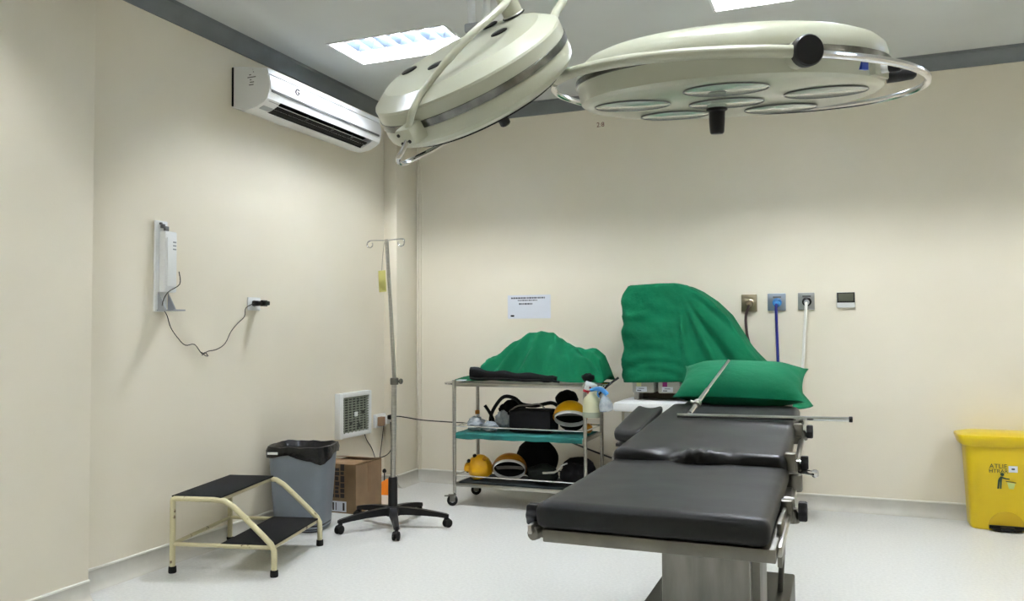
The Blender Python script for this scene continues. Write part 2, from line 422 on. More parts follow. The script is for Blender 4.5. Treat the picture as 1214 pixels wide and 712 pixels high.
# arm board at the left side
def arm_disp(p):
    q = p.copy(); q.z += .020 * (p.x / .065) ** 2 * (1 if p.y > .05 else .6) - .008; q.x *= (0.90 + .10 * min(1, p.y / .25)); return q
ab = obj('arm_board', MB().softbox(.120, .62, .045, .02, 14, 24, 4, arm_disp, Matrix.Translation((-.792, 3.20, .898)) @ Matrix.Rotation(rad(3), 4, 'Z') @ Matrix.Rotation(rad(4.2), 4, 'X')), 'vinyl_black', T, 60)
obj('arm_board_plate', MB().softbox(.10, .60, .014, .003, 2, 2, 1, None, Matrix.Translation((-.792, 3.22, .842)) @ Matrix.Rotation(rad(3), 4, 'Z') @ Matrix.Rotation(rad(4.2), 4, 'X')).box(-.79, -.75, 3.32, 3.38, .835, .860), 'black_plastic', ab)

# pillow
def pillow_mb(w, l, h, M):
    m = MB(); N = 36; K = 24
    for s in (1, -1):
        def fn(u, v):
            x, y = 2 * u - 1, 2 * v - 1
            e = max(0, (1 - abs(x) ** 3.2)) ** .55 * max(0, (1 - abs(y) ** 2.6)) ** .6
            ear = (abs(x) ** 6) * (abs(y) ** 6)
            px = x * w / 2 * (1 - .05 * (1 - y * y) * abs(x) ** 3 + .03 * ear); py = y * l / 2 * (1 - .05 * (1 - x * x) * abs(y) ** 3 + .05 * ear)
            wr = .006 * nz(px, py, s, 9) * (abs(x) ** 2 + .3) + .006 * math.sin(px * 40 + py * 60) * abs(x) ** 4 * e
            return (px, py, s * h / 2 * e + (s * wr if e > 0.02 else 0) + .0015 * s)
        m.grid(fn, N, K, M)
    return m
Mp = Matrix.Translation((-.425, 4.0, 1.046)) @ Matrix.Rotation(rad(20), 4, 'X') @ Matrix.Rotation(rad(0.8), 4, 'Y')
p = tag(obj('pillow', pillow_mb(.575, .36, .17, Mp), 'green_drape', sm=80), 'plump green cloth pillow on the head end of the operating table', 'pillow')
# loose screen bar on the table
sb = thing('screen_bar', 'chrome metal bar with angled arm lying across the black table padding', 'bar', (-.3, 3.46, .94))
zr = lambda x: .938 + (x + .634) * .009
obj('long_rod', MB().tube([(-.634, 3.46, zr(-.634)), (.043, 3.46, zr(.043))], .0095, 10), 'chrome', sb)
obj('end_cap', MB().lathe([(.011, 0), (.012, .004), (.012, .012), (.009, .014)], 12, aim((.038, 3.46, zr(.038)), (1, 0, 0))), 'black_plastic', sb)
A = Vector((-.582, 3.462, .947)); Bq = Vector((-.478, 3.95, 1.152)); mid = A.lerp(Bq, .42)
obj('angled_rod', MB().tube([A, mid], .0105, 10).tube([mid, Bq], .0075, 10), 'chrome', sb)
obj('joint', MB().lathe([(.016, -.014), (.018, -.010), (.018, .010), (.016, .014)], 14, aim(A.lerp(Bq, .17), Bq - A)).lathe([(.008, 0), (.008, .03)], 10, aim(A.lerp(Bq, .17), (-1, 0, .3))), 'steel', sb)

# ------------------------------------------------------------------ surgical lamps
def pole_ring(R, a0, a1, n, z=0.0):
    return [(R * math.cos(rad(a0 + (a1 - a0) * k / n)), R * math.sin(rad(a0 + (a1 - a0) * k / n)), z) for k in range(n + 1)]
# column on the ceiling
cc = thing('ceiling_column', 'twin pale tube ceiling mount behind the tilted surgical lamp', 'ceiling mount', (-1.2, 2.70, 3.2))
obj('mounting_plate', MB().lathe([(.16, 3.17), (.16, 3.198)], 28, Matrix.Translation((-1.2, 2.70, 0))), 'lamp_cream', cc)
for dx in (-.026, .026):
    obj('mount_tube', MB().tube([(-1.205 + dx, 2.70 + dx * .4, 3.17), (-1.205 + dx, 2.70 + dx * .4, 2.40)], .014, 12), 'white_plastic', cc)
obj('collar', MB().box(-1.25, -1.16, 2.66, 2.74, 2.395, 2.43, .008), 'grey_plastic', cc)
obj('collar', MB().lathe([(.055, 2.78), (.06, 2.79), (.06, 2.96), (.055, 2.97)], 20, Matrix.Translation((-1.2, 2.70, 0))), 'lamp_cream', cc)

# level lamp
cR = (-.254, 2.141, 1.889)
MR = frame(cR, (.9933, .1153, -.0079), (.0239, -.1387, .99))
LR = thing('surgical_lamp', 'large round cream surgical lamp, almost level, with glass windows underneath and black grip', 'surgical lamp', M=MR, group='ceiling surgical lamps')
def L(mb, parent): pass
obj('drum', MB().lathe([(.0, .001), (.354, .0), (.364, .003), (.374, .010), (.386, .052)], 72, MR, cap0=False, cap1=False), 'lamp_cream', LR)
obj('chrome_band', MB().lathe([(.384, .051), (.3885, .053), (.3885, .066), (.383, .068)], 72, MR, cap0=False, cap1=False), 'chrome_band', LR)
obj('dome', MB().lathe([(.385, .067), (.384, .080), (.377, .102), (.360, .117), (.338, .126), (.29, .131), (.0, .136)], 72, MR, cap0=False, cap1=False), 'lamp_cream', LR)
def window(cx, cy, r):
    w = obj('lamp_window', MB().lathe([(0, -.004), (r - .006, -.0035), (r - .002, -.002), (r, .001)], 32, MR @ Matrix.Translation((cx, cy, 0)), cap0=False, cap1=False), 'lamp_glass', LR)
    obj('window_rim', MB().tube([(r * math.cos(2 * PI * k / 32), r * math.sin(2 * PI * k / 32), -.0025) for k in range(32)], .0018, 6, closed=True, M=MR @ Matrix.Translation((cx, cy, 0))), 'ac_grey', w)
window(0, 0, .094)
for a in (-90, -162, -18, 126, 54): window(.246 * math.cos(rad(a)), .246 * math.sin(rad(a)), .096)
hg = obj('handle_hub', MB().lathe([(.024, .002), (.024, -.012), (.020, -.014)], 20, MR @ Matrix.Translation((-.024, -.01, -.004))), 'lamp_glass', LR)
g = obj('handle_grip', MB().lathe([(.022, -.012), (.027, -.014), (.027, -.020), (.021, -.024), (.020, -.05), (.018, -.076), (.015, -.080)], 20, MR @ Matrix.Translation((-.024, -.01, 0))), 'black_plastic', LR)
# guard ring: thick cream yoke at the front left, chrome elsewhere
R1 = .470; MG = MR @ Matrix.Translation((.010, .06, .04)) @ Matrix.Rotation(rad(3), 4, 'Y') @ Matrix.Rotation(rad(-1), 4, 'X'); zr1 = 0.0
obj('guard_rail', MB().tube(pole_ring(R1, -71, 200, 70, zr1), .0085, 10, M=MG), 'chrome', LR)
obj('yoke', MB().tube(pole_ring(R1, -73, -156, 40, zr1 + .004), .0135, 12, M=MG), 'lamp_cream', LR)
Pv = MG @ Vector(((R1) * math.cos(rad(-71)), (R1) * math.sin(rad(-71)), zr1 + .005))
out = (MR.to_3x3() @ Vector((math.cos(rad(-68)), math.sin(rad(-68)), 0)))
pv = obj('pivot', MB().lathe([(.030, -.045), (.030, -.012), (.026, -.008)], 24, aim(Pv, out)), 'lamp_cream', LR)
obj('pivot_cap', MB().lathe([(.026, -.008), (.033, -.006), (.033, .012), (.030, .016)], 28, aim(Pv, out)), 'black_plastic', pv)
def onrim(phi, z): return MR @ Matrix.Rotation(rad(phi), 4, 'Z') @ Matrix.Translation((.378, 0, z))
hb = obj('control_plate', MB().box(-.004, .010, -.05, .05, -.020, .022, .003, onrim(-27, .030)), 'lamp_cream', LR)
obj('sticker', MB().box(-.002, .0065, -.012, .012, -.012, .012, 0, onrim(-39, .032)), 'blue_sticker', hb)
obj('control_knob', MB().lathe([(.013, 0), (.013, .016)], 16, onrim(-28, .030) @ Matrix.Translation((.010, 0, 0)) @ Matrix.Rotation(rad(90), 4, 'Y')), 'white_plastic', hb)
obj('knob_cap', MB().lathe([(.0125, 0), (.0135, .002), (.0135, .022), (.011, .025)], 16, onrim(-28, .030) @ Matrix.Translation((.026, 0, 0)) @ Matrix.Rotation(rad(90), 4, 'Y')), 'black_plastic', hb)
obj('lock_lever', MB().lathe([(.016, 0), (.014, .03), (.011, .055), (.005, .062)], 16, onrim(-19, .018) @ Matrix.Translation((.006, 0, 0)) @ Matrix.Rotation(rad(90), 4, 'Y') @ Matrix.Rotation(rad(-18), 4, 'X')), 'black_plastic', hb)
# arm from the yoke back end up to the column
e1 = MG @ Vector((R1 * math.cos(rad(-156)), R1 * math.sin(rad(-156)), zr1 + .004))
obj('arm', MB().tube([e1, e1.lerp(Vector((-.761, 2.196, 2.112)), .5), (-.761, 2.196, 2.112), (-.775, 2.292, 2.248), (-.758, 2.35, 2.332), (-.73, 2.39, 2.50), (-.80, 2.46, 2.70), (-1.0, 2.59, 2.80), (-1.13, 2.665, 2.82)], .0135, 12, smooth=6), 'lamp_cream', LR)

# tilted lamp
KL = .85                                   # this head is the smaller of the two
cL = (-.840, 1.837, 1.9375)
MLr = frame(cL, (.875, .2382, .4215), (-.2104, -.597, .7741))
ML = MLr @ Matrix.Scale(KL, 4)
LL_ = thing('surgical_lamp', 'smaller cream surgical lamp tilted steeply with black vents on top and chrome band', 'surgical lamp', M=MLr, group='ceiling surgical lamps')
obj('drum', MB().lathe([(0, -.084), (.245, -.084), (.258, -.081), (.288, -.066), (.299, -.052), (.302, -.036), (.299, -.012)], 64, ML, cap0=False, cap1=False), 'lamp_cream', LL_, 25)
obj('chrome_band', MB().lathe([(.296, -.012), (.302, -.010), (.302, .010), (.296, .012)], 64, ML, cap0=False, cap1=False), 'chrome_band', LL_)
obj('dome', MB().lathe([(.299, .011), (.299, .044), (.296, .050), (.254, .0755), (.249, .078), (0, .081)], 64, ML, cap0=False, cap1=False), 'lamp_cream', LL_, 22)
obj('lens_ring', MB().lathe([(.20, -.084), (.20, -.089), (.245, -.089), (.245, -.084)], 48, ML, cap0=False, cap1=False), 'black_rubber', LL_)
obj('lens', MB().lathe([(0, -.087), (.20, -.086)], 48, ML, cap0=False, cap1=False), 'lamp_glass', LL_)
for (x, y) in ((.128, .003), (-.080, -.003), (-.165, .125), (.118, .185)):
    vt = obj('vent_cap', MB().lathe([(.026, 0), (.026, .003), (.021, .005), (0, .005)], 24, ML @ Matrix.Translation((x, y, .0795)), cap1=False), 'black_plastic', LL_)
    obj('vent_slot', MB().box(-.014, .014, -.0028, .0028, .004, .0062, 0, ML @ Matrix.Translation((x, y, .0795))), 'ac_grey', vt)
sq_ = ML @ Matrix.Translation((.195, .140, .079))
obj('spindle', MB().lathe([(.034, 0), (.034, .006), (.031, .010), (.031, .13)], 24, sq_), 'lamp_cream', LL_)
obj('spindle_ring', MB().tube([(.034 * math.cos(2 * PI * k / 24), .034 * math.sin(2 * PI * k / 24), .004) for k in range(24)], .003, 6, closed=True, M=sq_), 'black_rubber', LL_)
yp = [(-0.222, -0.258, -0.002), (-0.197, -0.262, 0.026), (-0.176, -0.257, 0.048), (-0.136, -0.232, 0.072), (-0.038, -0.201, 0.112), (0.054, -0.157, 0.137), (0.129, -0.1, 0.147), (0.176, -0.045, 0.152), (0.205, 0.04, 0.164), (0.196, 0.12, 0.19)]
obj('yoke', MB().tube(yp, [.0095] * 20 + [.011] * 60, 12, smooth=5, M=ML), 'lamp_cream', LL_)
Mpv = ML @ Matrix.Translation((-.196, -.226, -.010)) @ Matrix.Rotation(rad(-45), 4, 'Z')
pb = obj('pivot', MB().box(-.032, .032, -.050, .02, -.026, .026, .008, Mpv), 'lamp_cream', LL_)
for dx, dz in ((-.018, .012), (.014, -.010), (-.018, -.013)):
    obj('pivot_screw', MB().lathe([(.005, 0), (.005, .003)], 10, Mpv @ Matrix.Translation((dx, -.050, dz)) @ Matrix.Rotation(rad(90), 4, 'X')), 'black_plastic', pb)
obj('guard_rail', MB().tube([(-0.224, -0.254, -0.014), (-0.249, -0.27, -0.032), (-0.273, -0.281, -0.047), (-0.277, -0.22, -0.078), (-0.253, -0.135, -0.103), (-0.174, -0.031, -0.129), (-0.097, 0.06, -0.136)], .007, 10, smooth=5, M=ML), 'chrome', LL_)
obj('handle_grip', MB().lathe([(.018, -.084), (.018, -.12), (.021, -.124), (.021, -.13), (.018, -.135), (.0165, -.175), (.013, -.179)], 16, ML @ Matrix.Translation((.03, .02, 0))), 'black_plastic', LL_)
sp = ML @ Vector((.195, .140, .20))
obj('arm', MB().tube([sp, sp + Vector((-.02, -.05, .10)), (-.88, 2.12, 2.62), (-1.03, 2.44, 2.88), (-1.15, 2.63, 2.93)], .026, 12, smooth=6), 'lamp_cream', LL_)

# ------------------------------------------------------------------ air conditioner
AC = thing('air_conditioner', 'white split air conditioner mounted high on the left wall', 'air conditioner', (W, 4.75, 2.74))
full = [(0.004, 3.0), (.265, 2.955), (.280, 2.905), (.292, 2.86), (.290, 2.81), (.276, 2.765), (.245, 2.742), (.19, 2.718), (.10, 2.705), (.004, 2.732)]
rec = [(0.004, 3.0), (.265, 2.955), (.280, 2.905), (.292, 2.86), (.290, 2.81), (.276, 2.765), (.240, 2.80), (.17, 2.78), (.165, 2.712), (.10, 2.705), (.004, 2.732)]
y0, y1 = 4.085, 5.42
w = lambda pr: [(W + d, z) for d, z in pr]
obj('casing', MB().prism(w(full), y0, y0 + .13, 'y').prism(w(rec), y0 + .13, y1 - .10, 'y').prism(w(full), y1 - .10, y1, 'y'), 'ac_white', AC, 30)
obj('front_panel', MB().prism(w([(.279, 2.915), (.286, 2.912), (.297, 2.862), (.295, 2.822), (.286, 2.822)]), y0 + .004, y1 - .004, 'y'), 'ac_white', AC, 30)
obj('seam_strip', MB().prism(w([(.288, 2.822), (.2955, 2.822), (.2935, 2.808), (.286, 2.808)]), y0 + .02, y1 - .03, 'y'), 'ac_grey', AC, 0)
obj('top_lip', MB().prism(w([(.260, 2.957), (.274, 2.957), (.284, 2.920), (.275, 2.918)]), y0 + .001, y1 - .001, 'y'), 'ac_white', AC, 30)
obj('outlet_liner', MB().prism(w([(.268, 2.768), (.240, 2.799), (.171, 2.779), (.167, 2.716), (.172, 2.716), (.177, 2.774), (.238, 2.793), (.264, 2.768)]), y0 + .131, y1 - .101, 'y'), 'ac_dark', AC, 0)
for d, z in ((.225, 2.748), (.190, 2.735)):
    obj('air_vane', MB().prism(w([(d - .016, z - .012), (d - .014, z - .013), (d + .016, z + .006), (d + .014, z + .008)]), y0 + .135, y1 - .105, 'y'), 'ac_dark' if d > .2 else 'ac_dark', AC, 0)
    obj('vane_edge', MB().tube([(W + d + .016, y0 + .135, z + .004), (W + d + .016, y1 - .105, z + .004)], .0022, 6), 'white_plastic', AC)
for y in (4.55, 4.85, 5.1): obj('vane_divider', MB().box(W + .18, W + .245, y - .0025, y + .0025, 2.74, 2.765), 'ac_grey', AC, 0)
obj('display_panel', MB().prism(w([(.262, 2.758), (.265, 2.756), (.19, 2.714), (.187, 2.717)]), y0 + .03, y0 + .125, 'y'), 'grey_plastic', AC, 0)
obj('mounting_plate', MB().box(W + .001, W + .012, y0 - .006, y1 + .004, 2.74, 2.99), 'ac_dark', AC, 0)
Rg = Matrix.Translation((W + .2985, 4.36, 2.872)) @ Matrix.Rotation(rad(90), 4, 'Z') @ Matrix.Rotation(rad(98), 4, 'X')
obj('round_logo', MB().tube([(.018 * math.cos(rad(a)), .018 * math.sin(rad(a)), 0) for a in range(40, 341, 20)] + [(.018 * math.cos(rad(340)), -.001, 0), (.004, -.001, 0)], .0038, 6, M=Rg), 'ac_dark', AC)
m = MB(); random.seed(3)
for k in range(7): m.box(W + .12 + random.random() * .05, W + .135 + random.random() * .06, y0 - .0006, y0 + .001, 2.86 + k * .016, 2.866 + k * .016)
obj('side_print', m, 'ac_grey', AC, 0)

# ------------------------------------------------------------------ white wall device with its power adapter
D = thing('wall_charger', 'slim white device in a bracket on the left wall with hanging cord', 'wall device', (W, 3.5, 1.42))
obj('back_plate', MB().box(W + .001, W + .016, 3.455, 3.545, 1.42, 1.935, .005), 'white_plastic', D)
obj('body', MB().box(W + .016, W + .062, 3.480, 3.570, 1.53, 1.875, .008).box(W + .062, W + .070, 3.49, 3.56, 1.56, 1.84, .004), 'white_plastic', D)
m = MB()
for (y, z, s) in ((3.500, 1.905, .012), (3.525, 1.892, .014), (3.485, 1.918, .006)): m.box(W + .016, W + .032, y - s, y + s, z - s, z + s, .003)
obj('mount_screw', m, 'ac_grey', D)
m = MB()
for z in (1.81, 1.79, 1.77): m.box(W + .070, W + .0715, 3.53, 3.553, z, z + .008)
obj('indicator', m, 'grey_plastic', D, 0)
obj('bracket', MB().prism([(W + .016, 1.43), (W + .075, 1.43), (W + .016, 1.53)], 3.475, 3.482, 'y').prism([(W + .016, 1.43), (W + .075, 1.43), (W + .016, 1.53)], 3.548, 3.555, 'y').box(W + .016, W + .135, 3.47, 3.56, 1.424, 1.432), 'grey_plastic', D, 0)
s = thing('wall_socket', 'white wall socket holding the black adapter on the left wall', 'socket', (W, 4.32, 1.5))
obj('face_plate', MB().box(W + .001, W + .012, 4.235, 4.355, 1.445, 1.53, .004), 'white_plastic', s)
obj('socket_insert', MB().lathe([(.022, 0), (.022, .004)], 18, aim((W + .012, 4.29, 1.49), (1, 0, 0))), 'grey_plastic', s)
pa = thing('power_adapter', 'black plug adapter in the left wall socket with thin dangling cord', 'adapter', (W + .02, 4.3, 1.49))
obj('adapter_body', MB().box(W + .0165, W + .06, 4.262, 4.318, 1.473, 1.507, .006).box(W + .06, W + .125, 4.268, 4.312, 1.476, 1.504, .006).box(W + .085, W + .10, 4.262, 4.318, 1.47, 1.51, .004), 'black_plastic', pa)
cpts = [(-3.476, 3.572, 1.65), (-3.472, 3.574, 1.578), (-3.478, 3.49, 1.526), (-3.500, 3.475, 1.455), (-3.526, 3.537, 1.399), (-3.53, 3.569, 1.332), (-3.535, 3.627, 1.273), (-3.535, 3.687, 1.229), (-3.535, 3.76, 1.232), (-3.535, 3.823, 1.175), (-3.535, 3.872, 1.189), (-3.535, 3.944, 1.198), (-3.535, 4.018, 1.233), (-3.535, 4.07, 1.306), (-3.535, 4.131, 1.359), (-3.535, 4.194, 1.403), (-3.53, 4.202, 1.458), (-3.515, 4.262, 1.490)]
obj('cord', MB().tube(cpts, .0028, 6, smooth=4), 'cord_dark', pa)
obj('cord_knot', MB().tube([(-3.533, 3.815, 1.185), (-3.53, 3.84, 1.165), (-3.533, 3.87, 1.16), (-3.53, 3.84, 1.182), (-3.533, 3.82, 1.165)], .0026, 6, smooth=4), 'cord_dark', pa)

# ------------------------------------------------------------------ wall fan, corner socket, cords
F = thing('wall_fan', 'square white ventilation fan with wire grille above the cardboard box', 'ventilation fan', (W, 5.44, .49))
ya, yb, za, zb = 5.225, 5.675, .485, .83
m = MB()
for a in ((ya, ya + .05, za, zb), (yb - .03, yb, za, zb), (ya + .05, yb - .03, za, za + .035), (ya + .05, yb - .03, zb - .035, zb)):
    m.box(W + .001, W + .05, a[0], a[1], a[2], a[3], .004)
obj('frame', m, 'white_plastic', F)
obj('fan_back', MB().box(W + .001, W + .014, ya + .05, yb - .03, za + .035, zb - .035), 'fan_back', F, 0)
m = MB(); fy, fz = (ya + yb) / 2 + .008, (za + zb) / 2
for k in range(5):
    m.add([(0, .02, -.005), (.012, .11, -.05), (.03, .115, .02), (.015, .03, .02)], [(0, 1, 2, 3)], Matrix.Translation((W + .02, fy, fz)) @ Matrix.Rotation(rad(72 * k), 4, 'X'))
obj('fan_blade', m, 'fan_back', F)
m = MB()
for k in range(14):
    z = za + .035 + (zb - za - .07) * (k + .5) / 14; m.box(W + .034, W + .039, ya + .048, yb - .028, z - .0042, z + .0042)
for k in range(7):
    y = ya + .05 + (yb - ya - .08) * (k + .5) / 7; m.box(W + .037, W + .042, y - .004, y + .004, za + .033, zb - .033)
obj('grille', m, 'fan_bar', F, 0)
obj('badge', MB().box(W + .04, W + .046, fy - .022, fy + .022, fz - .018, fz + .018, .003), 'white_plastic', F)
obj('power_cord', MB().tube([(W + .03, 5.60, .487), (W + .015, 5.655, .43), (W + .015, 5.726, .36), (W + .015, 5.777, .278), (W + .015, 5.80, .2), (W + .015, 5.83, .15), (W + .02, 5.86, .3), (W + .04, 5.875, .50), (W + .05, 5.87, .545)], .004, 6, smooth=4), 'cord_dark', F)
s = thing('wall_socket', 'white corner socket with plugs behind the drip stand', 'socket', (W, 5.86, .5))
obj('face_plate', MB().box(W + .001, W + .030, 5.775, 5.935, .51, .62, .005), 'white_plastic', s)
obj('plug', MB().box(W + .030, W + .075, 5.79, 5.85, .525, .60, .008), 'brown_plug', s)
obj('plug', MB().box(W + .030, W + .085, 5.86, 5.92, .535, .60, .008), 'white_plastic', s)
cd = thing('extension_cord', 'dark cord running from the corner socket to the steel trolley', 'cord', (-3.2, 5.9, .58))
obj('plug', MB().box(W + .085, W + .14, 5.855, 5.92, .575, .612, .008), 'black_plastic', cd)
obj('cord', MB().tube([(W + .135, 5.885, .597), (-3.36, 5.90, .598), (-3.165, 5.9, .577), (-2.95, 5.9, .570), (-2.74, 5.86, .572), (-2.60, 5.78, .585)], .005, 6, smooth=5), 'cord_dark', cd)
cd = tag(obj('power_cable', MB().tube([(W + .09, 5.905, .55), (-3.47, 5.93, .45), (-3.46, 5.93, .36), (-3.46, 5.90, .31), (-3.47, 5.84, .28), (-3.49, 5.74, .27)], .0045, 6, smooth=4), 'cord_dark'), 'short dark cable drooping below the corner socket', 'cable')

# orange thing on the floor in the corner
og = thing('orange_scoop', 'small orange plastic scoop with a black knob on the floor behind the drip stand', 'scoop', (-3.40, 5.72, 0))
obj('shell', MB().loft([[(-3.46, 5.64, 0), (-3.33, 5.66, 0), (-3.33, 5.76, 0), (-3.46, 5.75, 0)], [(-3.455, 5.66, .05), (-3.335, 5.675, .07), (-3.335, 5.75, .07), (-3.455, 5.74, .05)], [(-3.44, 5.69, .085), (-3.34, 5.70, .135), (-3.34, 5.72, .135), (-3.44, 5.71, .085)]]), 'orange_plastic', og, 30)
obj('knob', MB().tube([(-3.40, 5.705, .095), (-3.40, 5.705, .175)], .005, 8).lathe([(.004, .165), (.014, .17), (.017, .18), (.012, .195), (.003, .2)], 12, Matrix.Translation((-3.40, 5.705, 0))), 'black_plastic', og)

# ------------------------------------------------------------------ cardboard box
cb = thing('cardboard_box', 'brown cardboard box with dark print beside the grey waste bin', 'box', (-3.32, 5.16, 0))
bx0, bx1, by0, by1, bh = -3.50, -3.205, 4.985, 5.335, .345
m = MB(); t = .006
m.box(bx0, bx1, by0, by1, 0.001, .008); m.box(bx0, bx1, by0, by0 + t, .008, bh); m.box(bx0, bx1, by1 - t, by1, .008, bh); m.box(bx0, bx0 + t, by0 + t, by1 - t, .008, bh); m.box(bx1 - t, bx1, by0 + t, by1 - t, .008, bh)
obj('carton', m, 'cardboard', cb, 0)
obj('flap', MB().box(0, .29, 0, .17, 0, .005, 0, Matrix.Translation((bx0 + .002, by0, bh)) @ Matrix.Rotation(rad(3), 4, 'X')), 'cardboard_in', cb, 0)
obj('flap', MB().box(0, .29, -.17, 0, 0, .005, 0, Matrix.Translation((bx0 + .002, by1, bh)) @ Matrix.Rotation(rad(-9), 4, 'X')), 'cardboard', cb, 0)
obj('flap', MB().box(-.13, 0, 0, .33, 0, .005, 0, Matrix.Translation((bx1, by0 + .01, bh)) @ Matrix.Rotation(rad(-4), 4, 'Y') @ Matrix.Translation((0, 0, .006))), 'cardboard', cb, 0)
m = MB(); random.seed(8)
for k in range(3):
    z = .11
    while z < .32:
        l = .018 + random.random() * .03; x = bx0 + .075 + k * .045
        m.box(x, x + .028 + .008 * random.random(), by0 - .0012, by0 + .001, z, z + l); z += l + .007
obj('dark_print', m, 'print_dark', cb, 0)
obj('white_label', MB().box(bx0 + .08, bx0 + .215, by0 - .001, by0 + .001, .01, .085), 'paper', cb, 0)
for k, (a, b_) in enumerate(((.10, .012), (.125, .007), (.185, .016))): obj('label_bar', MB().box(bx0 + a, bx0 + a + b_, by0 - .002, by0, .02, .075), 'print_dark', cb, 0)
obj('packing_tape', MB().box(bx1 - .001, bx1 + .0012, by0 + .15, by0 + .20, .13, bh), 'cardboard_in', cb, 0)

# ------------------------------------------------------------------ grey waste bin
bn = thing('waste_bin', 'grey plastic waste bin lined with a black bag behind the step stool', 'bin', (-3.315, 4.52, 0))
Mb = Matrix.Translation((-3.315, 4.52, 0)) @ Matrix.Rotation(rad(14), 4, 'Z')
def sring(a, b, z, n=48, e=4.0, fn=None):
    out = []
    for k in range(n):
        t = 2 * PI * k / n; c, s_ = math.cos(t), math.sin(t)
        rr = (abs(c) ** e + abs(s_) ** e) ** (-1 / e)
        x, y, zz = a * rr * c, b * rr * s_, z
        if fn: x, y, zz = fn(x, y, zz, t)
        out.append((x, y, zz))
    return out
obj('bin_body', MB().loft([sring(.162, .135, .012), sring(.168, .14, .03), sring(.200, .170, .50), sring(.208, .178, .505), sring(.208, .178, .535), sring(.196, .166, .535), sring(.155, .128, .03)], True, True, M=Mb), 'bin_grey', bn)
obj('bin_foot', MB().loft([sring(.150, .122, .001), sring(.166, .138, .02), sring(.170, .142, .05)], True, False, M=Mb), 'black_plastic', bn)
def lip(x, y, z, t): return (x * (1 + .03 * nz(x, y, z, 14)), y * (1 + .03 * nz(x, y, z, 11)), z + .012 * nz(x, y, 3, 16))
def hang(x, y, z, t):
    d = max(0, math.cos(t + .75)) ** 8 * .055 + max(0, math.cos(t - 3.6)) ** 10 * .018
    return (x * (1 + .03 * nz(x, y, z, 14)), y * (1 + .03 * nz(x, y, z, 11)), z - d + .016 * nz(x, y, 1, 15))
obj('bag_liner', MB().loft([sring(.213, .183, .500, fn=hang), sring(.216, .186, .53, fn=lip), sring(.208, .178, .556, fn=lip), sring(.196, .168, .558, fn=lip), sring(.178, .150, .53, fn=lip), sring(.165, .14, .46), sring(.15, .125, .30)], False, True, M=Mb), 'bag_black', bn, 50)
obj('rim_label', MB().box(-.165, -.095, -.1945, -.1885, .512, .527, .001, Mb), 'white_plastic', bn)
db = MB().loft([sring(.05, .04, .002, 24), sring(.066, .055, .03, 24), sring(.07, .06, .17, 24), sring(.055, .045, .24, 24), sring(.02, .02, .265, 24)], M=Matrix.Translation((-3.470, 4.74, 0)))  # rounded dark form low beside the bin
tag(obj('black_bag', db, 'bag_black', sm=60), 'small black rounded form on the floor between grey bin and wall', 'bag')

# ------------------------------------------------------------------ step stool
ST = Matrix.Translation((-3.375, 3.440, 0)) @ Matrix.Rotation(rad(13.3), 4, 'Z')
st = thing('step_stool', 'cream steel two-step stool with black rubber treads and worn paint', 'step stool', M=ST)
LV = .635; tr = .0155
for v in (0, LV):
    sd = obj('side_frame', MB().tube([(0, v, .03), (0, v, .388), (.0, v, .394), (.012, v, .4), (.05, v, .4), (.24, v, .4), (.30, v, .393), (.35, v, .365), (.42, v, .305), (.52, v, .215), (.565, v, .172), (.583, v, .14), (.585, v, .10), (.585, v, .03)], tr, 12, M=ST), 'stool_cream', st, 60)
    for u in (0, .585): obj('rubber_foot', MB().lathe([(.020, .0005), (.0215, .006), (.0205, .034), (.018, .036)], 14, ST @ Matrix.Translation((u, v, 0))), 'black_rubber', sd)
    obj('lower_rail', MB().tube([(.01, v, .155), (.58, v, .155)], .011, 10, M=ST), 'stool_cream', sd)
m = MB().tube([(0, .01, .155), (0, LV - .01, .155)], .011, 10, M=ST)
obj('rear_rail', m, 'stool_cream', st)
def tread(u0, u1, z):
    o = obj('step_plate', MB().box(u0, u1, .012, LV - .012, z - .022, z, .003, ST), 'stool_cream', st)
    obj('rubber_tread', MB().box(u0 - .006, u1 + .008, -.004, LV + .004, z + .0005, z + .009, .002, ST), 'stool_mat', o)
tread(.0, .275, .408); tread(.285, .57, .158)

# ------------------------------------------------------------------ drip stand
IX, IY = -2.775, 4.765
iv = thing('drip_stand', 'chrome drip stand with black five-star wheeled base', 'drip stand', (IX, IY, 0))
obj('hub', MB().lathe([(.045, .075), (.055, .08), (.058, .11), (.045, .135), (.036, .14)], 20, Matrix.Translation((IX, IY, 0))), 'black_plastic', iv)
for k in range(5):
    a = rad(232 + 72 * k); R0 = .36
    M_ = Matrix.Translation((IX, IY, 0)) @ Matrix.Rotation(a, 4, 'Z')
    secs = [(.03, .030, .082, .132), (.10, .029, .085, .130), (.20, .024, .082, .120), (.30, .020, .074, .104), (.36, .019, .066, .092), (.378, .012, .068, .086)]
    lg = obj('base_leg', MB().loft([[(x, -w_, z0), (x, w_, z0), (x, w_ * .75, z1), (x, -w_ * .75, z1)] for x, w_, z0, z1 in secs], M=M_), 'black_plastic', iv, 50)
    ca = a + (.6, -.4, .9, 1.8, .3)[k]; Mc = Matrix.Translation((IX + R0 * math.cos(a), IY + R0 * math.sin(a), 0)) @ Matrix.Rotation(ca, 4, 'Z')
    m = MB()
    for s_ in (-1, 1): m.lathe([(.014, 0), (.027, .002), (.0285, .008), (.027, .014), (.02, .016)], 18, Mc @ Matrix.Translation((.012, s_ * .006, .029)) @ Matrix.Rotation(rad(-90 * s_), 4, 'X'))
    m.prism([(-.005, .03), (.028, .034), (.034, .046), (.024, .06), (.0, .07), (-.012, .068), (-.012, .05)], -.007, .007, 'y', Mc)
    obj('caster', m, 'black_rubber', lg)
obj('sleeve', MB().lathe([(.032, .13), (.031, .32), (.027, .33)], 18, Matrix.Translation((IX, IY, 0))), 'black_plastic', iv)
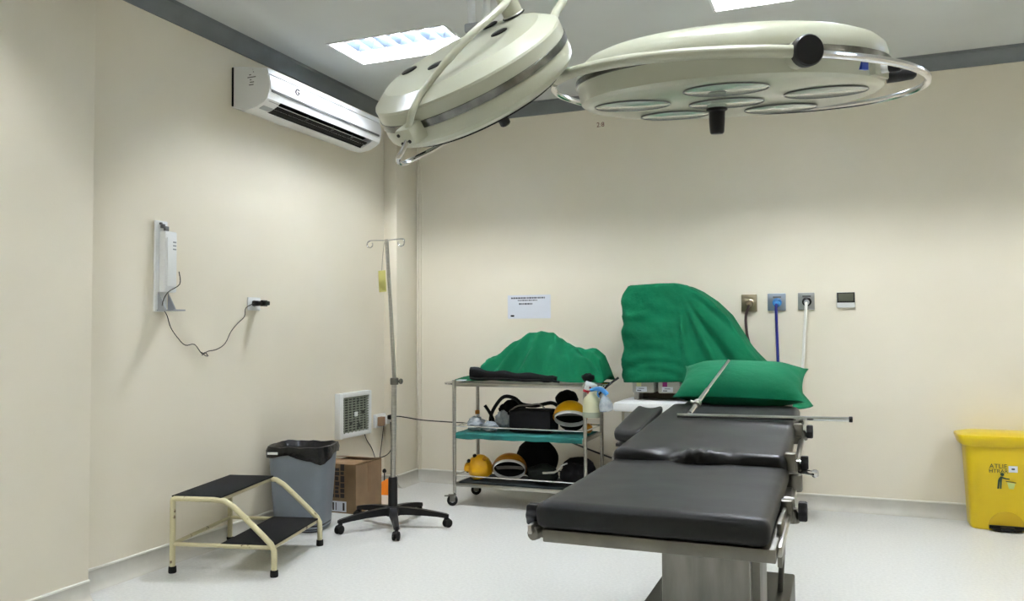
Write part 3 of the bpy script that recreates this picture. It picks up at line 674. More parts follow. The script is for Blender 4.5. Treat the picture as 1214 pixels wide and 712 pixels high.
obj('lower_pole', MB().tube([(IX, IY, .30), (IX + .012, IY, .985)], .0175, 14), 'steel', iv)
cl = obj('clamp_collar', MB().lathe([(.026, .945), (.028, .95), (.028, .985), (.024, .99)], 16, Matrix.Translation((IX + .012, IY, 0))), 'steel_dull', iv)
obj('clamp_knob', MB().tube([(IX + .03, IY, .968), (IX + .065, IY - .005, .968)], .007, 8).lathe([(.012, 0), (.019, .004), (.019, .012), (.012, .016)], 8, aim((IX + .058, IY - .005, .968), (1, -.15, 0))), 'steel_dull', cl)
obj('upper_pole', MB().tube([(IX + .012, IY, .98), (IX - .012, IY, 1.40), (IX - .048, IY, 1.925)], [.0135, .013, .0125], 12), 'steel', iv)
tx, tz_ = IX - .048, 1.918
hk = lambda s_, l: [(tx, IY, tz_), (tx + s_ * l * .6, IY, tz_ + .004), (tx + s_ * l, IY, tz_ + .004), (tx + s_ * (l + .018), IY - .01, tz_ - .010), (tx + s_ * (l + .016), IY - .015, tz_ - .035), (tx + s_ * (l - .008), IY - .018, tz_ - .046), (tx + s_ * (l - .026), IY - .018, tz_ - .030), (tx + s_ * (l - .024), IY - .018, tz_ - .014)]
for s_ in (-1, 1): obj('hook', MB().tube(hk(s_, .125), .0045, 8, smooth=4), 'chrome', iv)
tgp = thing('hanging_tag', 'yellow card tag hanging from the top of the drip stand', 'tag', (-2.84, 4.745, 1.57))
obj('card', MB().box(-.028, .028, -.0015, .0015, 0, .145, .001, Matrix.Translation((-2.838, 4.742, 1.568)) @ Matrix.Rotation(rad(-3), 4, 'Y')), 'tag_yellow', tgp)
obj('string', MB().tube([(-2.846, 4.742, 1.705), (-2.842, 4.745, 1.80), (-2.830, 4.748, 1.905)], .0016, 6), 'thread', tgp)

# ------------------------------------------------------------------ steel trolley
tx0, tx1, ty0, ty1 = -2.675, -1.655, 5.50, 5.93
tr_ = thing('steel_trolley', 'three-shelf stainless steel instrument trolley against the back wall', 'trolley', ((tx0 + tx1) / 2, (ty0 + ty1) / 2, 0))
for x in (tx0, tx1):
    for y in (ty0, ty1):
        ps = obj('post', MB().tube([(x, y, .095), (x, y, .935)], .0135, 12), 'steel', tr_)
        m = MB().tube([(x, y, .112), (x, y, .08)], .009, 8)
        Mw = Matrix.Translation((x - .012, y - .012, .042)) @ Matrix.Rotation(rad(25 if x == tx0 else -40), 4, 'Z')
        c = obj('caster', m.box(-.03, .03, -.020, .020, .036, .042, .002, Mw).box(-.020, .020, -.020, -.017, -.01, .04, .001, Mw).box(-.020, .020, .017, .020, -.01, .04, .001, Mw).box(-.06, -.02, -.014, .014, .03, .036, .002, Mw), 'steel_dull', tr_)
        obj('wheel', MB().lathe([(.016, -.013), (.036, -.013), (.0405, -.008), (.0405, .008), (.036, .013), (.016, .013)], 22, Mw @ Matrix.Rotation(rad(90), 4, 'X')), 'black_rubber', c)
        obj('wheel_hub', MB().lathe([(.017, -.0145), (.017, .0145)], 16, Mw @ Matrix.Rotation(rad(90), 4, 'X')), 'grey_plastic', c)
SH = (.155, .525, .900)
for z in SH:
    m = MB().box(tx0 + .004, tx1 - .004, ty0 + .004, ty1 - .004, z, z + .004)
    for a in ((tx0 + .004, tx1 - .004, ty0 - .004, ty0 + .008), (tx0 + .004, tx1 - .004, ty1 - .008, ty1 + .004), (tx0 - .004, tx0 + .008, ty0, ty1), (tx1 - .008, tx1 + .004, ty0, ty1)):
        m.box(a[0], a[1], a[2], a[3], z - .012, z + .014, .002)
    obj('shelf', m, 'steel', tr_)
for z in (.225, .590):
    m = MB()
    for q in (((tx0, ty0, z), (tx1, ty0, z)), ((tx0, ty1, z), (tx1, ty1, z)), ((tx0, ty0, z), (tx0, ty1, z)), ((tx1, ty0, z), (tx1, ty1, z))): m.tube(q, .0055, 8)
    obj('guard_rail', m, 'chrome', tr_)
for x, s_ in ((tx0, -1), (tx1, 1)):
    obj('handle', MB().tube([(x, ty0 + .03, .905), (x + s_ * .08, ty0 + .04, .905), (x + s_ * .11, ty0 + .10, .905), (x + s_ * .11, ty1 - .10, .905), (x + s_ * .08, ty1 - .04, .905), (x, ty1 - .03, .905)], .009, 10, smooth=3), 'chrome', tr_)

# cloth lining the middle and bottom shelves
def sheet(x0, x1, y0, y1, z, drop, amp, seed):
    def fn(u, v):
        x = x0 + (x1 - x0) * u; y = y0 + (y1 - y0) * v
        zz = z + amp * nz(x + seed, y, 0, 9)
        if v < .18: zz -= drop * (.18 - v) / .18 * (1 + .3 * nz(x, seed, 0, 6)); y = y0 + (y1 - y0) * .18 + (v - .18) * .02
        return (x, y, zz)
    m = MB().grid(fn, 40, 20); m.grid(lambda u, v: tuple(Vector(fn(u, v)) - Vector((0, 0, .004))), 40, 20)
    return m
tag(obj('shelf_cloth', sheet(tx0 - .005 + .02, tx1 - .02, ty0 - .095, ty1 - .03, .5450, .04, .003, 2), 'teal_cloth', sm=60), 'teal cloth lining the middle shelf of the steel trolley', 'cloth', group='trolley shelf cloths')
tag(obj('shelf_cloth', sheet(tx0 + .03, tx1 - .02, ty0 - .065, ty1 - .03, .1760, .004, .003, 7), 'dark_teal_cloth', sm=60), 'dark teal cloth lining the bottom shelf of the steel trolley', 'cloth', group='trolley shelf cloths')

# green drape on top of the trolley
HT = [(-2.70, .945), (-2.60, .965), (-2.53, .99), (-2.50, 1.075), (-2.40, 1.125), (-2.29, 1.205), (-2.20, 1.262), (-2.12, 1.288), (-2.04, 1.292), (-1.97, 1.278), (-1.90, 1.228), (-1.80, 1.178), (-1.72, 1.162), (-1.64, 1.165), (-1.585, 1.12), (-1.555, 1.02), (-1.54, .955)]
def tent(u, v):
    x = -2.70 + (1.16) * u; y = 5.515 + .40 * v
    h = interp(x, HT) - .926
    prof = interp(v, [(0, .03), (.08, .16), (.3, .60), (.5, .92), (.58, 1.0), (.7, .97), (.85, .75), (.95, .4), (1, .03)])
    ang = math.atan2(x + 2.02, .95 - v)
    k_ = math.sin(PI * min(1, v * 1.15 + .05)) * min(1, h / .2)
    ridge = lambda a0, w_: math.exp(-((ang - a0) / w_) ** 2)
    fold = .040 * (ridge(-.62, .07) + ridge(-.36, .05) + .8 * ridge(-.12, .05) + .9 * ridge(.16, .06) + ridge(.44, .07) + .8 * ridge(.62, .05)) - .030 * (ridge(-.50, .06) + ridge(-.24, .06) + ridge(.03, .06) + ridge(.31, .06) + ridge(.54, .05))
    fold *= k_ * (1 - .75 * prof ** 2)
    fold += (.022 * nz(x, y, 0, 7) + .012 * nz(x, y, 4, 15) + .006 * nz(x, y, 9, 30)) * k_
    z = .926 + max(.004, h * prof + fold * min(1, h / .1))
    yy = y - fold * .8
    return (x, max(5.505, yy), z)
m = MB().grid(tent, 150, 60)
d = tag(obj('green_drape', m, 'green_drape', sm=80), 'green cloth draped in a peak over equipment on top of the trolley', 'drape', group='green drapes')
md = d.modifiers.new('thickness', 'SOLIDIFY'); md.thickness = .003; md.offset = 1
def lump(c, s, seed, amp=.12, n=(28, 16), M=None, flat=.0, fr=2.2):
    rings = []
    for j in range(1, n[1]):
        ph = PI * j / n[1] - PI / 2; ring = []
        for i in range(n[0]):
            th = 2 * PI * i / n[0]
            d = Vector((math.cos(ph) * math.cos(th), math.cos(ph) * math.sin(th), math.sin(ph)))
            k = 1 + amp * noise.noise(d * fr + Vector((seed * 3.1, seed, 0))) + amp * .5 * noise.noise(d * fr * 2.6 + Vector((0, seed, 5)))
            p = Vector((d.x * s[0] * k, d.y * s[1] * k, d.z * s[2] * k))
            p.z = max(p.z, -s[2] * (1 - flat))
            ring.append(p + Vector(c))
        rings.append(ring)
    return MB().loft(rings, M=M)
# black strap bag along the front of the top shelf
bk = thing('black_pouch', 'long black folded pouch lying on the front edge of the trolley top', 'pouch', (-2.2, 5.52, .93))
def pouch(u, v):
    return None
secs = []
for k in range(21):
    t_ = k / 20; x = -2.545 + .68 * t_; zc = .985 - .030 * t_ + .006 * math.sin(t_ * 20)
    hh = (.046 if t_ < .13 else .036 - .012 * t_) * (1 - .5 * (t_ > .97)); 
    secs.append([(x, 5.515 + .028 * math.cos(a_), zc + hh * math.sin(a_) + .006 * nz(x, a_, 0, 12)) for a_ in [2 * PI * q / 12 for q in range(12)]])
obj('pouch_body', MB().loft(secs), 'black_cloth', bk, 60)
obj('strap', MB().tube([(-2.54, 5.50, .96), (-2.48, 5.488, .945), (-2.3, 5.486, .95), (-2.1, 5.487, .94), (-1.95, 5.49, .945), (-1.84, 5.495, .935)], .009, 8, smooth=4), 'black_cloth', bk)
# paper sheet corner on the trolley top
tag(obj('folded_paper', MB().box(-2.655, -2.585, 5.495, 5.60, .929, .936, .002), 'paper'), 'scrap of white paper at the left corner of the trolley top', 'paper')

# helmets on the shelves
def helmet(c, r, tilt_, yaw, m1, label, sq=.8):
    M_ = Matrix.Translation(c) @ Matrix.Rotation(yaw, 4, 'Z') @ Matrix.Rotation(tilt_, 4, 'X')
    h = thing('helmet', label, 'helmet', M=Matrix.Translation(c), group='yellow helmets on the trolley')
    prof = [(r * math.cos(rad(a)), r * 1.0 * math.sin(rad(a))) for a in range(0, 91, 9)]
    prof = [(r * 1.04, -.012), (r * 1.04, -.004)] + prof[:-1] + [(.0, r)]
    inner = [(max(0, a - .006) if a > .01 else 0, b - .006 if b > .02 else b) for a, b in reversed(prof)]
    obj('shell', MB().lathe(prof + inner, 36, M_, sy=sq, cap0=False, cap1=False), m1, h, 60)
    obj('head_band', MB().loft([[(r * q * .93 * math.cos(2 * PI * k / 36), r * sq * q * .93 * math.sin(2 * PI * k / 36), z) for k in range(36)] for q, z in ((.97, -.03), (1.0, -.034), (1.02, -.015), (1.02, .0), (.98, .0), (.97, -.03))], False, False, M=M_), 'white_band', h, 60)
    obj('lining', MB().lathe([(0, r * .8), (r * .5, r * .7), (r * .86, .02), (r * .9, -.002)], 30, M_, sy=sq, cap0=False, cap1=False), 'black_cloth', h)
    obj('strap', MB().loft([[(x, (.25 * r * sq) + q * .016, .012 + .02 * math.cos(x / r * 1.3)) for q in (-1, 1)] for x in [r * .84 * (2 * k / 12 - 1) for k in range(13)]], False, False, False, M=M_), 'grey_strap', h)
    return h, M_
helmet((-1.805, 5.63, .680), .122, rad(-40), rad(14), 'yellow_helmet', 'yellow helmet with white head band on the middle trolley shelf', .78)
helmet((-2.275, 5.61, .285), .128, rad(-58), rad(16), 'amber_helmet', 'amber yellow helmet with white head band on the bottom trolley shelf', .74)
hk_ = thing('knobbed_helmet', 'yellow rounded helmet with black knobs at the left of the bottom shelf', 'helmet', (-2.54, 5.63, .19), group='yellow helmets on the trolley')
Mk = Matrix.Translation((-2.525, 5.63, .275)) @ Matrix.Rotation(rad(-20), 4, 'Y')
obj('shell', MB().lathe([(.03, -.09), (.075, -.078), (.095, -.04), (.098, 0), (.088, .04), (.06, .075), (.03, .09), (0, .094)], 28, Mk, sy=.85, cap1=False).lathe([(.04, 0), (.035, .03), (.025, .04)], 16, aim((-2.595, 5.60, .27), (-1, -.3, .2))), 'yellow_helmet', hk_, 60)
for (dx, dz) in ((-.03, .093), (-.085, .055), (-.112, .028), (-.10, -.035), (.06, .075)):
    dv = Vector((dx, -.25 * abs(dx) - .03, dz)).normalized(); p0 = Vector((-2.525, 5.63, .275)) + Vector((dv.x * .085, dv.y * .08, dv.z * .085))
    obj('knob', MB().lathe([(.015, 0), (.014, .018), (.010, .024)], 12, aim(p0, dv)), 'black_plastic' if dx < 0 else 'amber_helmet', hk_)

# dark bags and cases on the shelves
def soft(name, c, s, seed, m, label, cat, grp=None, **k):
    return tag(obj(name, lump(c, s, seed, **k), m, sm=70), label, cat, grp)
ck = thing('black_case', 'black boxy case in the middle of the middle trolley shelf', 'case', (-2.09, 5.62, .55))
obj('case_body', MB().softbox(.33, .20, .165, .02, 12, 8, 8, lambda p: p + Vector((0, .01 * nz(p.x, p.y, p.z, 8), .008 * nz(p.x, p.y, p.z, 6))), Matrix.Translation((-2.10, 5.565, .717))), 'black_cloth', ck, 60)
obj('carry_strap', MB().tube([(-2.27, 5.60, .70), (-2.20, 5.59, .745), (-2.1, 5.58, .755), (-2.03, 5.58, .765), (-1.985, 5.585, .735)], .006, 8, smooth=4), 'grey_strap', ck)
soft('black_bag', (-1.885, 5.80, .785), (.085, .09, .072), 3, 'black_cloth', 'rounded black bag behind the yellow helmet on the middle trolley shelf', 'bag', amp=.08)
soft('black_bag', (-1.85, 5.81, .63), (.10, .08, .082), 15, 'black_cloth', 'dark bundle under the rounded black bag at the back of the middle shelf', 'bag', amp=.12)
soft('tangled_pouch', (-2.335, 5.835, .655), (.12, .06, .105), 9, 'black_cloth', 'black tangled pouch standing behind the clear plastic bags on the middle shelf', 'pouch', amp=.3, fr=2.6)
tg = thing('black_hose', 'black hose looped behind the clear bags on the middle trolley shelf', 'hose', (-2.4, 5.72, .56))
obj('loop', MB().tube([(-2.47, 5.70, .57), (-2.46, 5.70, .66), (-2.42, 5.71, .74), (-2.36, 5.72, .80), (-2.28, 5.73, .79), (-2.22, 5.74, .745), (-2.12, 5.75, .735), (-2.0, 5.76, .76), (-1.95, 5.77, .74)], .014, 8, smooth=4), 'black_rubber', tg)
obj('branch', MB().tube([(-2.50, 5.67, .735), (-2.47, 5.68, .69), (-2.44, 5.69, .63), (-2.43, 5.69, .58)], .012, 8, smooth=3), 'black_rubber', tg)
for k, (c, s_) in enumerate((((-2.545, 5.61, .602), (.062, .055, .052)), ((-2.415, 5.575, .587), (.062, .04, .036)), ((-2.345, 5.655, .63), (.062, .035, .06)))):
    lb = ('crumpled clear plastic bag at the left end of the middle trolley shelf', 'flat clear plastic packet at the front of the middle trolley shelf', 'clear plastic packet propped against the black case')[k]
    soft('plastic_bag', c, s_, 20 + k, 'clear_plastic', lb, 'plastic bag', 'clear plastic bags on the middle shelf', amp=.35, fr=3.5)
bt = thing('small_vial', 'tiny amber capped vial standing at the left of the middle shelf', 'vial', (-2.575, 5.70, .55))
obj('glass', MB().lathe([(.014, .552), (.014, .655), (.008, .665)], 12, Matrix.Translation((-2.575, 5.70, 0))), 'white_plastic', bt)
obj('cap', MB().lathe([(.017, .665), (.018, .67), (.018, .69), (.012, .695)], 12, Matrix.Translation((-2.575, 5.70, 0))), 'amber_helmet', bt)
# bottom shelf
soft('black_bag', (-2.13, 5.81, .33), (.17, .085, .15), 11, 'black_cloth', 'big black domed bag at the back of the bottom trolley shelf', 'bag', amp=.08)
soft('green_bundle', (-2.015, 5.62, .255), (.115, .085, .072), 13, 'dark_green_cloth', 'dark green cloth bundle in the middle of the bottom trolley shelf', 'bundle', amp=.2)
soft('black_bag', (-1.775, 5.62, .262), (.10, .085, .08), 17, 'black_cloth', 'black lumpy bag at the right end of the bottom trolley shelf', 'bag', amp=.2)
soft('dark_blanket', (-1.80, 5.82, .27), (.13, .08, .09), 19, 'black_cloth', 'dark flat bundle at the back right of the bottom trolley shelf', 'bundle', amp=.1)
tag(obj('steel_tool', MB().tube([(-1.985, 5.535, .275), (-1.90, 5.53, .285), (-1.87, 5.53, .30), (-1.84, 5.53, .34), (-1.80, 5.535, .355)], [.009, .009, .007, .007, .006, .006, .007] , 8, smooth=1), 'steel'), 'bent metal tool resting on the dark bundles of the bottom shelf', 'tool')
tag(obj('dangling_cable', MB().tube([(-2.13, 6.2, .47), (-2.10, 6.22, .445), (-2.02, 6.22, .418), (-1.893, 6.22, .374), (-1.714, 6.22, .316), (-1.55, 6.22, .26), (-1.45, 6.1, .15)], .007, 8, smooth=4), 'cord_dark'), 'dark cable sagging along the back wall behind the trolley', 'cable')

# spray bottles hooked at the right end of the trolley
def trigger(M_, m1, m2, par):
    h = obj('spray_head', MB().box(-.018, .055, -.014, .014, .0, .03, .006, M_).box(.05, .066, -.008, .008, .012, .026, .002, M_).box(-.014, .014, -.014, .014, -.03, .0, .004, M_), m1, par)
    obj('trigger', MB().tube([(.022, 0, .0), (.028, 0, -.02), (.022, 0, -.045), (.026, 0, -.06)], .006, 8, smooth=3, M=M_), m2, h)
    obj('neck_ring', MB().lathe([(.019, -.045), (.019, -.03)], 16, M_), m2, h)
s1 = thing('spray_bottle', 'cream spray bottle with white and red trigger hooked on the trolley end', 'spray bottle', (-1.60, 5.46, .68), group='spray bottles on the trolley end')
Ms = Matrix.Translation((-1.590, 5.445, 0))
obj('bottle', MB().lathe([(.044, .695), (.054, .70), (.056, .715), (.056, .80), (.050, .828), (.030, .85), (.018, .862), (.016, .872)], 24, Ms, sx=1.1), 'bottle_cream', s1)
obj('liquid', MB().lathe([(.0565, .698), (.0572, .715), (.0572, .735)], 24, Ms, sx=1.1, cap0=False, cap1=False), 'bottle_liquid', s1)
trigger(Ms @ Matrix.Translation((-.03, 0, .915)) @ Matrix.Rotation(rad(18), 4, 'Y') @ Matrix.Rotation(rad(20), 4, 'Z'), 'white_plastic', 'red_plastic', s1)
s2 = thing('spray_bottle', 'clear spray bottle with blue trigger beside the cream spray bottle', 'spray bottle', (-1.49, 5.47, .74), group='spray bottles on the trolley end')
Ms = Matrix.Translation((-1.472, 5.405, .745)) @ Matrix.Rotation(rad(-8), 4, 'Y')
obj('bottle', MB().lathe([(.040, 0), (.050, .006), (.050, .045), (.04, .07), (.026, .09), (.017, .105), (.016, .12)], 24, Ms), 'clear_plastic', s2)
Mh = Ms @ Matrix.Translation((-.005, 0, .155)) @ Matrix.Rotation(rad(-30), 4, 'Y') @ Matrix.Rotation(rad(180), 4, 'Z')
h = obj('spray_head', MB().tube([(.0, 0, -.05), (.004, 0, -.01), (.03, 0, .025), (.075, 0, .045)], [.018, .018, .017, .017, .016, .016, .015, .013, .012, .011], 12, smooth=3, M=Mh), 'blue_plastic', s2)
obj('trigger', MB().tube([(.03, 0, .01), (.05, 0, -.005), (.055, 0, -.03)], .006, 8, smooth=3, M=Mh), 'blue_plastic', h)
soft('black_glove', (-1.63, 5.50, .968), (.045, .03, .03), 31, 'black_cloth', 'crumpled black cloth on the right front corner of the trolley top', 'cloth', amp=.25)
soft('orange_parcel', (-1.70, 5.72, .585), (.035, .04, .035), 33, 'amber_helmet', 'small orange wrapped parcel below the cream spray bottle', 'parcel', amp=.2)

# ------------------------------------------------------------------ anaesthesia machine under its drape
an = thing('anaesthesia_machine', 'beige and white anaesthesia machine mostly hidden under a green drape', 'anaesthesia machine', (-1.1, 5.85, 0))
obj('cabinet', MB().box(-1.42, -.62, 5.60, 6.12, .09, .74, .012), 'machine_beige', an)
for z in (.12, .33, .54):
    dr = obj('drawer', MB().box(-1.395, -.645, 5.592, 5.602, z, z + .185, .004), 'machine_grey', an)
    obj('drawer_handle', MB().box(-1.12, -.92, 5.58, 5.594, z + .14, z + .155, .003), 'grey_plastic', dr)
for x in (-1.36, -.68):
    for y in (5.66, 6.06): obj('caster', MB().lathe([(.02, -.014), (.04, -.012), (.043, 0), (.04, .012), (.02, .014)], 20, Matrix.Translation((x, y, .0435)) @ Matrix.Rotation(rad(90), 4, 'X')).box(x - .02, x + .02, y - .018, y + .018, .07, .09), 'black_rubber', an)
obj('work_tray', MB().box(-1.44, -.60, 5.46, 6.0, .742, .802, .010), 'machine_white', an)
obj('back_panel', MB().box(-1.37, -.95, 5.88, 6.05, .80, 1.45, .006), 'machine_brown', an)
for x in (-1.36, -.98): obj('upright', MB().box(x, x + .035, 5.74, 5.90, .80, 1.45, .006), 'machine_grey', an)
for k, x in enumerate((-1.285, -1.10)):
    v = obj('vaporizer', MB().box(x - .078, x + .078, 5.70, 5.88, .855, 1.08, .010), 'machine_grey', an)
    obj('colour_label', MB().box(x - .045, x - .012, 5.6965, 5.702, .900, .940), ('pale_yellow', 'magenta')[k], v, 0)
    obj('white_label', MB().box(x - .05, x + .028, 5.6975, 5.702, .864, .899), 'paper', v, 0)
    obj('label_text', MB().box(x - .042, x - .012, 5.696, 5.700, .869, .875).box(x - .03, x + .01, 5.696, 5.70, .884, .888), 'paper_ink', v, 0)
obj('monitor', MB().box(-1.38, -.98, 5.72, 6.05, 1.10, 1.585, .02), 'machine_grey', an)
obj('bellows_arm', MB().tube([(-.95, 5.85, 1.45), (-.75, 5.85, 1.30), (-.6, 5.83, 1.08), (-.45, 5.80, .96)], .05, 12, smooth=3), 'machine_grey', an)
# the drape: cap rings, then a hanging curtain
HM = [(-1.46, 1.54), (-1.435, 1.545), (-1.375, 1.618), (-1.05, 1.628), (-.985, 1.612), (-.90, 1.572), (-.80, 1.50), (-.70, 1.40), (-.62, 1.27), (-.545, 1.14), (-.48, 1.065), (-.38, 1.02), (-.28, .975)]
ZB = [(-1.46, .925), (-1.30, .930), (-1.0, .940), (-.93, .90), (-.86, .80), (-.28, .78)]
dx0, dx1, dy0, dy1 = -1.435, -.285, 5.655, 6.10
dcx, dcy = (dx0 + dx1) / 2, (dy0 + dy1) / 2; ax_, ay_ = (dx1 - dx0) / 2, (dy1 - dy0) / 2
NS = 200
def plan(t, e=7.0):
    c, s_ = math.cos(t), math.sin(t); rr = (abs(c / ax_) ** e + abs(s_ / ay_) ** e) ** (-1 / e)
    return rr * c, rr * s_
rings = []
ts = [2 * PI * k / NS for k in range(NS)]
for q in (0.02, .25, .5, .75, .92):
    ring = []
    for t_ in ts:
        px, py = plan(t_); x = dcx + px * (q if q < .9 else q); y = dcy + py * q
        x = dcx + px * (1 - (1 - q) * 1.0)
        ring.append((x, y, interp(x, HM) + .006 * nz(x, y, 0, 8)))
    rings.append(ring)
NR = 34
for j in range(NR + 1):
    w_ = j / NR; ring = []
    for t_ in ts:
        px, py = plan(t_); x = dcx + px; y = dcy + py
        top = interp(x, HM) - .006; bot = interp(x, ZB)
        z = top + (bot - top) * w_
        nrm = Vector((px / ax_, py / ay_ * 1.6, 0)).normalized()
        sl = max(0, min(1, (x + 1.02) / .15))
        # right part: folds fan out from the monitor corner; left part: soft horizontal creases
        ang = math.atan2(1.66 - z, x + 1.06)
        fold = sl * (.026 * math.sin(ang * 24) * min(1, math.hypot(x + 1.0, z - 1.6) / .3) + .010 * math.sin(ang * 41 + 1))
        fold += (1 - sl) * (.005 * math.sin(z * 46 + 9 * nz(x, y, z, 4)) * (1.7 - z) * 1.6 + .009 * nz(x, y, z * 2.2, 7) + .005 * nz(x, y, z * 3.5, 14))
        fold += .006 * nz(x, y, z, 18)
        corner = math.exp(-((x - dx0) / .06) ** 2)
        fold += corner * (.035 * math.exp(-((z - 1.52) / .035) ** 2) + .008 * math.sin(z * 31 + 5 * nz(0, 0, z, 5)))
        out_ = fold * min(1, .25 + w_ * 2) + .012 * w_
        if sl > 0 and y < dcy: out_ += sl * .10 * w_ ** 1.5
        ring.append((x + nrm.x * out_, min(6.28, y + nrm.y * out_), z))
    rings.append(ring)
d = tag(obj('green_drape', MB().loft(rings, True, False), 'green_drape', sm=80), 'large green cloth draped over the anaesthesia machine by the back wall', 'drape', group='green drapes')
md = d.modifiers.new('thickness', 'SOLIDIFY'); md.thickness = .003; md.offset = 1
tag(obj('machine_cable', MB().tube([(-1.44, 5.62, .965), (-1.50, 5.60, .92), (-1.555, 5.60, .87), (-1.585, 5.62, .84)], .008, 8, smooth=3), 'black_rubber'), 'short black cable between the trolley end and the draped machine', 'cable')

# ------------------------------------------------------------------ gas outlets, hoses, wall display
def outlet(x0, x1, z0, z1, pm, hm, pts, lab1, lab2, plug):
    o = thing('gas_outlet', lab1, 'gas outlet', ((x0 + x1) / 2, B, z0), group='gas outlets on the back wall')
    xc, zc = (x0 + x1) / 2, (z0 + z1) / 2
    obj('face_plate', MB().box(x0, x1, B - .016, B - .001, z0, z1, .004), pm, o)
    obj('socket_ring', MB().lathe([(.030, 0), (.033, .004), (.033, .012), (.024, .016), (.024, .006)], 22, aim((xc + .004, B - .015, zc - .004), (0, -1, 0)), cap1=True), plug, o)
    obj('name_strip', MB().box(xc - .026, xc + .032, B - .0185, B - .0155, zc + .030, zc + .042), 'ac_grey' if plug != 'plate_bronze' else 'plate_bronze', o, 0)
    hz = thing('gas_hose', lab2, 'hose', (xc, B - .03, z0 - .3), group='gas hoses on the back wall')
    obj('hose_plug', MB().lathe([(.018, 0), (.020, .01), (.016, .04), (.012, .055)], 16, aim((xc + .004, B - .032, zc - .004), (0, -1, -.35))), plug if plug != 'black_plastic' else 'grey_plastic', hz)
    obj('hose', MB().tube([(xc + .004, B - .07, zc - .018), (xc, B - .085, zc - .04)] + pts, .0105, 10, smooth=5), hm, hz)
outlet(-.662, -.548, 1.433, 1.563, 'plate_bronze', 'hose_brown', [(-.625, 6.24, 1.396), (-.621, 6.25, 1.27), (-.60, 6.25, 1.15), (-.60, 6.24, .9), (-.612, 6.14, .70)], 'bronze square gas outlet, nearest the draped machine', 'dark brown hose hanging from the bronze gas outlet', 'plate_bronze')
outlet(-.473, -.344, 1.437, 1.565, 'plate_blue', 'hose_blue', [(-.408, 6.25, 1.30), (-.405, 6.25, 1.03), (-.42, 6.25, .8), (-.608, 6.16, .62)], 'pale blue square gas outlet in the middle of three', 'dark blue hose hanging from the middle gas outlet', 'blue_plastic')
outlet(-.259, -.145, 1.440, 1.566, 'plate_grey', 'hose_white', [(-.219, 6.25, 1.237), (-.236, 6.25, .991), (-.26, 6.25, .83), (-.36, 6.23, .70), (-.608, 6.17, .58)], 'grey square gas outlet, rightmost of three', 'white hose hanging from the rightmost gas outlet', 'black_plastic')
wd = thing('wall_thermometer', 'small digital thermometer with dark screen to the right of the gas outlets', 'thermometer', (.067, B, 1.455))
obj('case', MB().box(.004, .128, B - .022, B - .001, 1.452, 1.562, .006), 'white_plastic', wd)
obj('screen_bezel', MB().box(.006, .126, B - .0245, B - .0215, 1.488, 1.561, .002), 'black_plastic', wd)
obj('screen', MB().box(.016, .116, B - .026, B - .024, 1.498, 1.553), 'screen_grey', wd, 0)
# notice
nt_ = thing('paper_notice', 'white paper notice taped on the back wall above the trolley', 'notice', (-2.376, B, 1.40))
obj('sheet', MB().box(-2.567, -2.185, B - .003, B - .001, 1.402, 1.598), 'paper', nt_, 0)
m2 = MB(); random.seed(5)
def line(x0, x1, z, h, mb):
    x = x0
    while x < x1:
        l = .006 + random.random() * .014; mb.box(x, min(x1, x + l), B - .0042, B - .003, z, z + h); x += l + .005
line(-2.535, -2.235, 1.567, .013, m2); line(-2.475, -2.30, 1.549, .009, m2); line(-2.465, -2.345, 1.518, .013, m2)
obj('print_lines', m2, 'paper_ink', nt_, 0)
obj('stamp', MB().box(-2.54, -2.508, B - .0042, B - .003, 1.418, 1.432), 'ac_dark', nt_, 0)
# small red marks high on the wall
tag(obj('wall_marking', text_mb('2:8', .055, Matrix.Translation((-1.745, B - .0015, 2.965)) @ BACK, .0008), 'red_ink', sm=0), 'tiny dark red characters on the wall just below the level surgical lamp', 'marking')

# ------------------------------------------------------------------ yellow pedal bin
yb_ = thing('pedal_bin', 'yellow plastic pedal bin with lid at the right by the back wall', 'bin', (.985, 6.15, 0))
My = Matrix.Translation((.985, 6.145, 0))
obj('bin_body', MB().loft([sring(.192, .118, .001, 56, 5), sring(.200, .124, .012, 56, 5), sring(.220, .138, .52, 56, 5), sring(.222, .14, .55, 56, 5)], True, True, M=My), 'bin_yellow', yb_)
obj('lid', MB().loft([sring(.236, .148, .535, 56, 5), sring(.250, .156, .545, 56, 5), sring(.262, .164, .580, 56, 5), sring(.266, .166, .595, 56, 5), sring(.262, .163, .604, 56, 5), sring(.20, .13, .618, 56, 4), sring(.08, .06, .624, 56, 3)], True, True, M=My), 'bin_yellow', yb_)
fy_ = lambda z: 6.145 - (.124 + (z - .012) / .508 * .014) - .0005
arch = [(.105 * math.cos(rad(a)), .02 + .105 * math.sin(rad(a))) for a in range(0, 181, 12)]
obj('pedal_recess', MB().loft([[(.985 + x, fy_(z) - o_, z) for x, z in arch] for o_ in (.0015, -.004)]), 'bin_recess', yb_, 30)
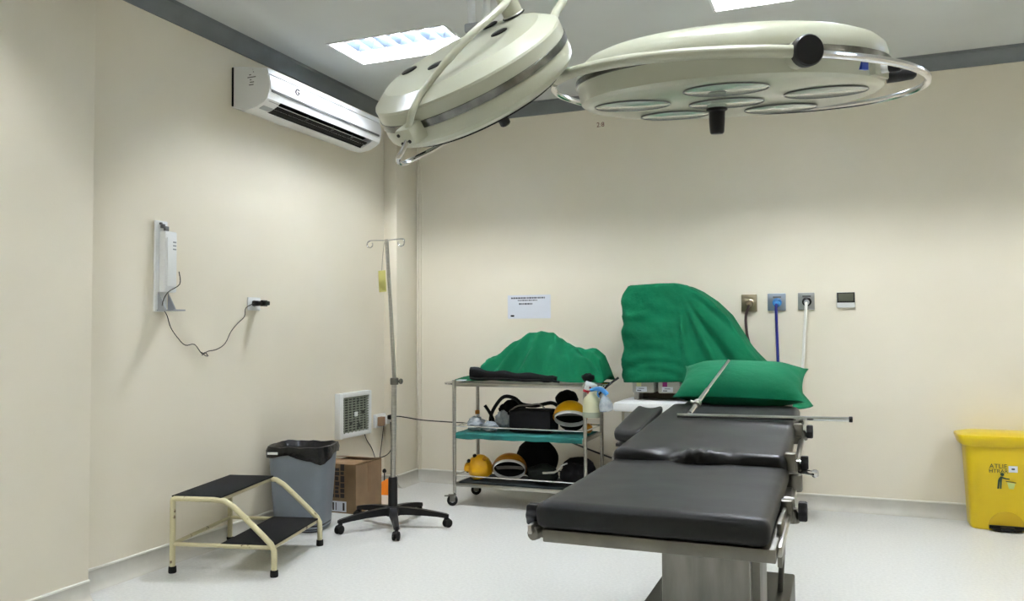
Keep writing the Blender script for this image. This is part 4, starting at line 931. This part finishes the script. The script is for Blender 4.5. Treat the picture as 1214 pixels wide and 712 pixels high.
obj('pedal', MB().loft([[(.985 + x, y, z + .018 * (1 - (x / .10) ** 2) * .5) for x, y, z in ((-.10, 6.02, .012), (.10, 6.02, .012), (.10, 6.02, .026), (-.10, 6.02, .026))], [(.985 + x, 5.975, z) for x, z in ((-.075, .012), (.075, .012), (.075, .022), (-.075, .022))]]).box(.945, 1.025, 5.968, 6.02, .006, .03, .006).box(.885, 1.085, 6.005, 6.022, .02, .036, .004), 'black_plastic', yb_)
Mt = lambda x, z: Matrix.Translation((x, fy_(z) - .001, z)) @ Matrix.Rotation(rad(90 - 1.6), 4, 'X')
lt = obj('lettering', text_mb('ATLIE', .040, Mt(.945, .412), .0006), 'print_green', yb_, 0)
obj('lettering', text_mb('HTRAR', .034, Mt(.945, .381), .0006), 'print_green', yb_, 0)
obj('sticker', MB().box(1.002, 1.052, fy_(.40) - .0025, fy_(.40) + .002, .378, .418, .001), 'paper', yb_)
obj('sticker_mark', MB().box(1.018, 1.036, fy_(.40) - .0035, fy_(.40) - .002, .394, .404), 'paper_ink', yb_, 0)
pm_ = lambda pts, z, mb: mb.loft([[(p[0], fy_(p[1]) - o_, p[1]) for p in pts] for o_ in (.0022, .0004)])
man = MB()
pm_([(.966 + .011 * math.cos(2 * PI * k / 14), .362 + .011 * math.sin(2 * PI * k / 14)) for k in range(14)], 0, man)
pm_([(.940, .318), (.946, .336), (.957, .350), (.968, .348), (.964, .330), (.962, .312)], 0, man)
pm_([(.962, .348), (.985, .340), (1.006, .338), (1.006, .331), (.984, .332), (.962, .338)], 0, man)
pm_([(.941, .318), (.951, .318), (.946, .270), (.936, .270)], 0, man)
pm_([(.952, .318), (.962, .314), (.960, .270), (.951, .270)], 0, man)
pm_([(.985, .322), (1.042, .315), (1.042, .311), (.985, .317)], 0, man)
obj('litter_pictogram', man, 'print_green', yb_, 0)
bk_ = MB(); pm_([(.992, .312), (1.036, .308), (1.028, .272), (1.002, .272)], 0, bk_)
obj('pictogram_basket', bk_, 'print_pale', yb_, 0)
